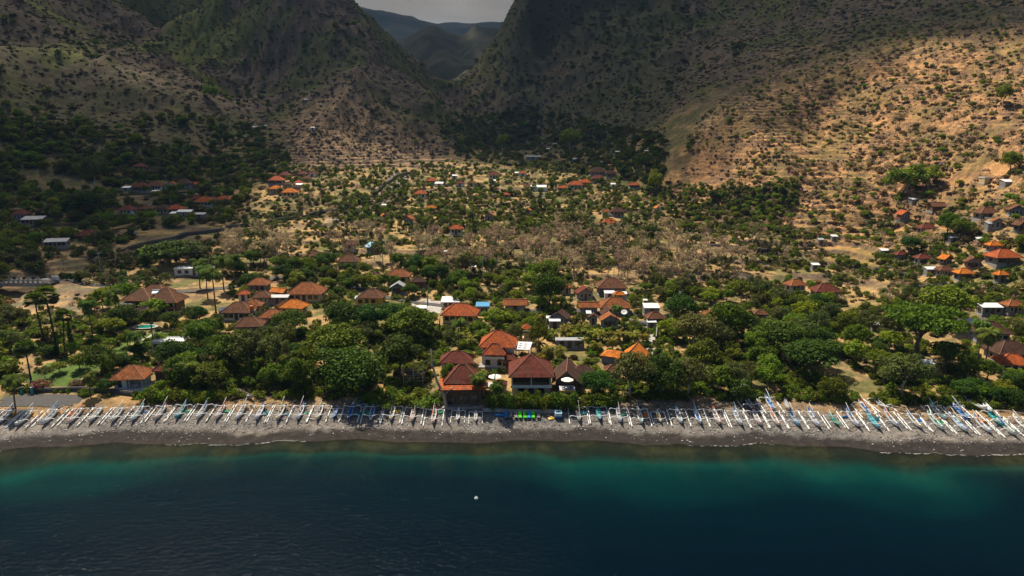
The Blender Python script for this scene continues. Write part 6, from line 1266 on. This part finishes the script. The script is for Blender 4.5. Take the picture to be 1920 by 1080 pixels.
# filling trees of the green belt, placed between houses
BELT = [([(290,600),(440,600),(600,640),(700,600),(720,640),(560,730),(300,740)], 60, ('round_mid','round_dark','olive','bright','slender'), 'in the thicket above the boats', (22,46)),
        ([(430,500),(820,505),(850,560),(600,560),(440,540)], 40, ('round_mid','round_dark','bright'), 'along the shore road', (18,36)),
        ([(800,570),(1000,560),(1050,560),(1040,620),(960,660),(820,660)], 26, ('round_mid','bright','olive'), 'behind the guesthouses', (18,34)),
        ([(840,510),(1040,505),(1070,545),(860,555)], 16, ('round_mid','bright'), 'along the shore road', (22,46)),
        ([(1180,540),(1480,540),(1520,600),(1450,640),(1200,610)], 46, ('round_mid','bright','olive','slender'), 'around the village centre', (18,38)),
        ([(1240,630),(1420,620),(1440,740),(1260,740)], 20, ('olive','bright','round_mid'), 'in the beach scrub', (26,56)),
        ([(1400,560),(1700,590),(1690,700),(1560,720),(1420,640)], 40, ('round_dark','round_mid','olive','bright'), 'in the beach scrub', (22,50)),
        ([(1760,640),(1920,700),(1920,770),(1780,745)], 12, ('round_dark','bright'), 'under the beach end houses', (24,50)),
        ([(0,600),(60,590),(40,700),(0,720)], 7, ('round_mid','olive'), 'beside the lawn', (24,44)),
        ([(170,560),(240,560),(230,630),(150,640)], 12, ('round_mid','bright'), 'below the villa', (22,44))]
TOT = 0
for poly, cnt, kinds, wh, (s0, s1) in BELT:
    xs = [p[0] for p in poly]; ys2 = [p[1] for p in poly]; k = 0; tries = 0
    cand_x = rng.uniform(min(xs), max(xs), 900); cand_y = rng.uniform(min(ys2), max(ys2), 900); ok = poly_in(cand_x, cand_y, poly); cand_x, cand_y = cand_x[ok], cand_y[ok]
    gxs, gys, gzs = G(cand_x, cand_y)
    for x, y, z in zip(gxs, gys, gzs):
        if k >= cnt: break
        wp = random.uniform(s0, s1); depth = y*CP-(z-CAMZ)*SP; r = .5*wp*depth/FPX
        if blocked(x, y, r) or inpoly(x, y, LAWN) or inpoly(x, y, YARD) or inpoly(x, y, COURT): continue
        if any((x-tx_)**2+(y-ty_)**2 < (0.5*(r+tr_))**2 for tx_, ty_, tr_, _k in TREES): continue
        kd = random.choice(kinds); tree(kd, float(x), float(y), r*(.62 if kd == 'slender' else 1), random.uniform(.85, 1.25), wh, 'trees of the shore belt'); k += 1; TOT += 1
# bare grove, upper plain
GROVE = [([(400,470),(520,440),(560,500),(440,505)], 30), ([(770,455),(1330,440),(1330,540),(1060,530),(800,520)], 150), ([(600,470),(700,440),(760,500),(680,500)], 14), ([(1330,440),(1480,450),(1470,530),(1350,540)], 16)]
for poly, cnt in GROVE:
    xs = [p[0] for p in poly]; ys2 = [p[1] for p in poly]; cand_x = rng.uniform(min(xs), max(xs), 1600); cand_y = rng.uniform(min(ys2), max(ys2), 1600); ok = poly_in(cand_x, cand_y, poly); gxs, gys, gzs = G(cand_x[ok], cand_y[ok]); k = 0
    for x, y in zip(gxs, gys):
        if k >= cnt: break
        if blocked(x, y, .8) or any((x-a)**2+(y-b_)**2 < 2.2**2 for a, b_, c_, kk in TREES if kk.startswith('teak')): continue
        hgt = random.uniform(7.5, 11.5); tree('teak' if random.random() < .75 else 'teak_leafy', float(x), float(y), hgt, 1.0, 'in the bare grove', 'bare trees of the grove'); k += 1
PALMZ = [([(1180,330),(1500,350),(1480,430),(1250,440)], 26, 'fan_palm', 'at the spur foot'), ([(900,300),(1200,330),(1150,420),(900,380)], 34, 'fan_palm', 'in the upper valley'), ([(620,370),(900,400),(900,470),(640,440)], 12, 'fan_palm', 'among the dry terraces')]
for poly, cnt, kd, wh in PALMZ:
    xs = [p[0] for p in poly]; ys2 = [p[1] for p in poly]; cand_x = rng.uniform(min(xs), max(xs), 500); cand_y = rng.uniform(min(ys2), max(ys2), 500); ok = poly_in(cand_x, cand_y, poly); gxs, gys, gzs = G(cand_x[ok], cand_y[ok]); k = 0
    for x, y in zip(gxs, gys):
        if k >= cnt: break
        if blocked(x, y, 1): continue
        tree(kd, float(x), float(y), random.uniform(1.3, 1.9), random.uniform(.8, 1.1), wh, 'fan palms of the valley'); k += 1

# ------------------------------------------------------------------ uncountable plants and stones
FO = np.array(FOOT)
def free(x, y, m=0.3):
    d = np.full(x.shape, 1e9)
    for fx, fy, fr in FOOT: d = np.minimum(d, np.hypot(x-fx, y-fy)-fr)
    ok = d > m
    for pl in (LAWN, YARD, COURT): ok &= ~poly_in(x, y, pl)
    return ok
def pix_scatter(poly, cnt, m=0.3, thr=None, seed=0, sc=18):
    xs = [p[0] for p in poly]; ys2 = [p[1] for p in poly]; a = rng.uniform(min(xs), max(xs), cnt*3); b_ = rng.uniform(min(ys2), max(ys2), cnt*3); ok = poly_in(a, b_, poly); x, y, z = G(a[ok], b_[ok]); ok = free(x, y, m)
    if thr is not None: ok &= fbm(x/sc, y/sc, 3, seed) > thr
    x, y = x[ok][:cnt], y[ok][:cnt]; return np.stack([x, y, H(x, y)-0.1], -1)
# mountain scrub, world-uniform inside the fan
def world_scatter(cnt, y0, y1, test):
    y = np.sqrt(rng.random(cnt*4)*(y1**2-y0**2)+y0**2); x = (rng.random(cnt*4)*2-1)*(y*0.86+10); ok = test(x, y); x, y = x[ok][:cnt], y[ok][:cnt]; return np.stack([x, y, H(x, y)-0.15], -1)
SL = lambda x, y: bil(slope, GX0, GY0, GS, x, y)
def spur_px(x, y): return proj(x, y, bil(Zb, GX0, GY0, GS, x, y))[0]
p_m = world_scatter(58000, 440, 1400, lambda x, y: (SL(x, y) > .2) & ~((spur_px(x, y) > 1250) & (y < 520)))
scatter('mountain_scrub', p_m, crowns('scrub_mountain'), 'scrub bushes covering the mountain slopes', rng.uniform(.5, 2.0, len(p_m)))
p_g = world_scatter(1300, 420, 900, lambda x, y: (fbm(x/50, y/50, 3, 411) > .54) & (SL(x, y) > .12) & ~((spur_px(x, y) > 1250) & (y < 560)))
scatter('mountain_trees', p_g, crowns('scrub_green', 'olive', 'scrub'), 'green trees growing in the gullies of the mountain', rng.uniform(1.2, 3.2, len(p_g)))
lf = [(-80,200),(200,235),(330,215),(520,250),(560,330),(480,345),(440,420),(300,430),(200,470),(-80,480)]
p_l = pix_scatter(lf, 1500, 2.2, .36, 461); scatter('slope_wood', p_l, crowns('scrub_green', 'round_mid', 'olive', 'scrub', 'bright'), 'dark wood at the foot of the shaded slope', rng.uniform(1.2, 3.2, len(p_l)), 1.1)
vf = [(820,230),(1000,200),(1250,260),(1240,345),(1000,318),(860,300)]
p_v = pix_scatter(vf, 1100, 1.0); scatter('valley_wood', p_v, crowns('scrub_green', 'olive', 'scrub'), 'shaded trees filling the valley mouth', rng.uniform(1.0, 2.8, len(p_v)), 1.1)
uv = [(480,318),(860,305),(1250,345),(1500,360),(1480,440),(1100,440),(760,440),(600,400),(500,360)]
p_u = pix_scatter(uv, 4600, .5, .30, 431); scatter('valley_trees', p_u, crowns('scrub_green', 'olive', 'bright', 'scrub', 'scrub_dry'), 'small trees dotted over the upper valley', rng.uniform(.45, 1.6, len(p_u)), 1.3)
pl_ = [(420,440),(600,400),(1500,430),(1920,560),(1920,600),(1500,560),(800,540),(430,520)]
p_p = pix_scatter(pl_, 3600, .4, .34, 433); scatter('plain_bushes', p_p, crowns('scrub', 'scrub_green', 'bright', 'scrub_dry', 'olive', 'scrub_spur'), 'bushes and saplings on the dry terraces', rng.uniform(.35, 1.4, len(p_p)), 1.25)
sp_ = [(1252,345),(1300,235),(1380,165),(1480,105),(1700,25),(1990,-15),(1990,460),(1700,470),(1480,440),(1330,420)]
p_s = pix_scatter(sp_, 3300, .4, .34, 435, 26); scatter('spur_bushes', p_s, crowns('scrub_spur', 'scrub_spur', 'scrub_dry', 'scrub_spur', 'bright', 'scrub_dry'), 'bushes scattered over the terraced spur', rng.uniform(.4, 1.9, len(p_s)))
vb = [(0,590),(1920,590),(1920,770),(1500,752),(1000,750),(300,748),(0,735)]
p_b = pix_scatter(vb, 3600, .2, .36, 437, 12); scatter('undergrowth', p_b, crowns('bush', 'scrub_green', 'scrub', 'bush_bright'), 'undergrowth between the village trees', rng.uniform(.5, 1.5, len(p_b)))
rb = [(430,530),(620,510),(900,540),(1480,545),(1760,590),(1500,640),(1200,625),(1000,640),(620,640),(430,620)]
p_rb = pix_scatter(rb, 1500, .3, .34, 463, 11); scatter('garden_growth', p_rb, crowns('bush', 'bush_bright', 'scrub_green', 'olive'), 'garden bushes between the village houses', rng.uniform(.5, 1.5, len(p_rb)), 1.1)
hb = [(1620,400),(1930,380),(1930,590),(1640,560)]
p_h = pix_scatter(hb, 420, .2, .42, 439); scatter('hamlet_bushes', p_h, crowns('scrub_green', 'bush', 'scrub'), 'bushes between the hillside houses', rng.uniform(.6, 1.6, len(p_h)))
lb_ = [(-60,470),(240,480),(420,450),(430,520),(230,545),(0,500)]
p_k = pix_scatter(lb_, 520, .3, .36, 451); scatter('stream_scrub', p_k, crowns('scrub', 'scrub_dark', 'scrub_dry', 'olive'), 'scrub on the banks of the dry stream', rng.uniform(.8, 2.2, len(p_k)), 1.1)
lc_ = [(-40,560),(200,550),(170,640),(60,690),(-40,700)]
p_c = pix_scatter(lc_, 160, .3, .42, 453, 10); scatter('field_scrub', p_c, crowns('scrub', 'scrub_green', 'scrub_dry'), 'scrub on the dry field beside the lawn', rng.uniform(.5, 1.3, len(p_c)))
# the same growth going on beyond both sides of the view
oy = rng.uniform(156, 560, 9000); ox = (0.70+0.36*rng.random(9000))*(oy*0.97+14)*np.where(rng.random(9000) < .5, -1, 1); ok_ = (np.abs(ox) > 0.735*(oy*0.97+14)) & (fbm(ox/18, oy/18, 3, 465) > .40) & free(ox, oy, 1.5); ox, oy = ox[ok_], oy[ok_]
scatter('outer_growth', np.stack([ox, oy, H(ox, oy)-.1], -1), crowns('bush', 'scrub_green', 'olive', 'scrub', 'round_mid', 'scrub_spur'), 'trees and bushes along the coast on both sides of the village', rng.uniform(.8, 3.2, len(ox)), 1.1)
le_ = [(400,400),(470,345),(560,365),(640,388),(560,412),(420,436)]
p_e = pix_scatter(le_, 330, .5, .30, 467, 12); scatter('bank_scrub', p_e, crowns('scrub', 'scrub_spur', 'scrub_green', 'scrub_dry', 'olive'), 'scrub on the field above the embankment wall', rng.uniform(.5, 1.7, len(p_e)), 1.1)
# rocks: dark boulders on the slopes, pale stones on the shingle
M_ROCK = mat('rock', (0.17, 0.115, 0.08), .95, .45, 1.5, objvar=.35); M_SHING = mat('shingle_stone', (0.42, 0.39, 0.36), .9, .3, 3, objvar=.4); M_SHDK = mat('shingle_stone_dark', (0.11, 0.10, 0.095), .9, .3, 3, objvar=.4)
def rock_mesh(seed, m):
    r = np.random.default_rng(seed); ph = (1+5**.5)/2; v = np.array([(-1,ph,0),(1,ph,0),(-1,-ph,0),(1,-ph,0),(0,-1,ph),(0,1,ph),(0,-1,-ph),(0,1,-ph),(ph,0,-1),(ph,0,1),(-ph,0,-1),(-ph,0,1)])/1.9
    f = np.array([(0,11,5),(0,5,1),(0,1,7),(0,7,10),(0,10,11),(1,5,9),(5,11,4),(11,10,2),(10,7,6),(7,1,8),(3,9,4),(3,4,2),(3,2,6),(3,6,8),(3,8,9),(4,9,5),(2,4,11),(6,2,10),(8,6,7),(9,8,1)]); v = v*(1+.3*r.normal(size=(12, 1)))*np.array([1.15, .9, .6]); return mesh_np('stone', v, f, m)
rk = [rock_mesh(i, M_ROCK) for i in range(5)]
p_r = np.concatenate([pix_scatter(sp_, 6000, .2, .36, 441, 20), pix_scatter([(520,318),(560,210),(700,200),(860,305)], 1800, .2)]); scatter('boulders', p_r, rk, 'dark boulders strewn over the stony slopes', rng.uniform(.2, 1.05, len(p_r))**1.4)
sh_x = rng.uniform(-125, 125, 30000); sh_d = rng.uniform(1.0, 14.5, 30000); keep_ = (sh_d > 3.6) | (rng.random(30000) < .12); keep_ &= vn(sh_x/7, sh_d/1.5, 443) > .3; sh_x, sh_d = sh_x[keep_], sh_d[keep_]; sh_y = sh_d+shoreY(sh_x)
scatter('shingle', np.stack([sh_x, sh_y, H(sh_x, sh_y)+.01], -1), [rock_mesh(20+i, M_SHING) for i in range(3)]+[rock_mesh(30+i, M_SHDK) for i in range(3)], 'pale and dark stones of the shingle beach', .05+.15*rng.random(len(sh_x))**3)

fx_ = rng.uniform(-120, 120, 420); fx_ = fx_[vn(fx_/16, fx_*0, 471) > .56]; fv = []; ff = []
for q_ in fx_:
    L_ = random.uniform(.25, 1.1); yy = float(shoreY(q_)) + random.uniform(-.35, .1); k = len(fv); w_ = random.uniform(.012, .035); n_ = 4
    for i in range(n_+1):
        t = i/n_; xx = q_+L_*(t-.5); y_ = float(shoreY(xx))+yy-float(shoreY(q_))+.06*math.sin(9*t+q_); ww = w_*math.sin(math.pi*(.1+.8*t)); fv += [(xx, y_-ww, .025), (xx, y_+ww, .03)]
    ff += [(k+2*i, k+2*i+2, k+2*i+3, k+2*i+1) for i in range(n_)]
link('sea_foam', mesh_np('sea_foam', np.array(fv), np.array(ff), mat('foam', (.7, .7, .68), .8, .1, 3)), kind='stuff', label='thin broken line of foam at the water edge')

# ------------------------------------------------------------------ air and the cloud on the far mountain
def haze():
    m, nt, ns, ln = newmat('haze'); out = N(ns, 'ShaderNodeOutputMaterial'); pv = N(ns, 'ShaderNodeVolumePrincipled'); pv.inputs['Color'].default_value = (0.32, 0.56, 1.0, 1); pv.inputs['Density'].default_value = 0.000042; pv.inputs['Anisotropy'].default_value = 0.0
    ln.new(pv.outputs[0], out.inputs['Volume']); o = MB().box(-5000, 5000, -4200, 6300, -40, 772).obj('haze', m, None, kind='stuff', label='thin blue haze filling the valley air'); return o
haze()
bk = MB().box(-1500, 1300, 4550, 5600, 776, 1150).obj('cloud_bank', bank_mat(), None, kind='stuff', label='grey cloud bank hiding the mountain top')
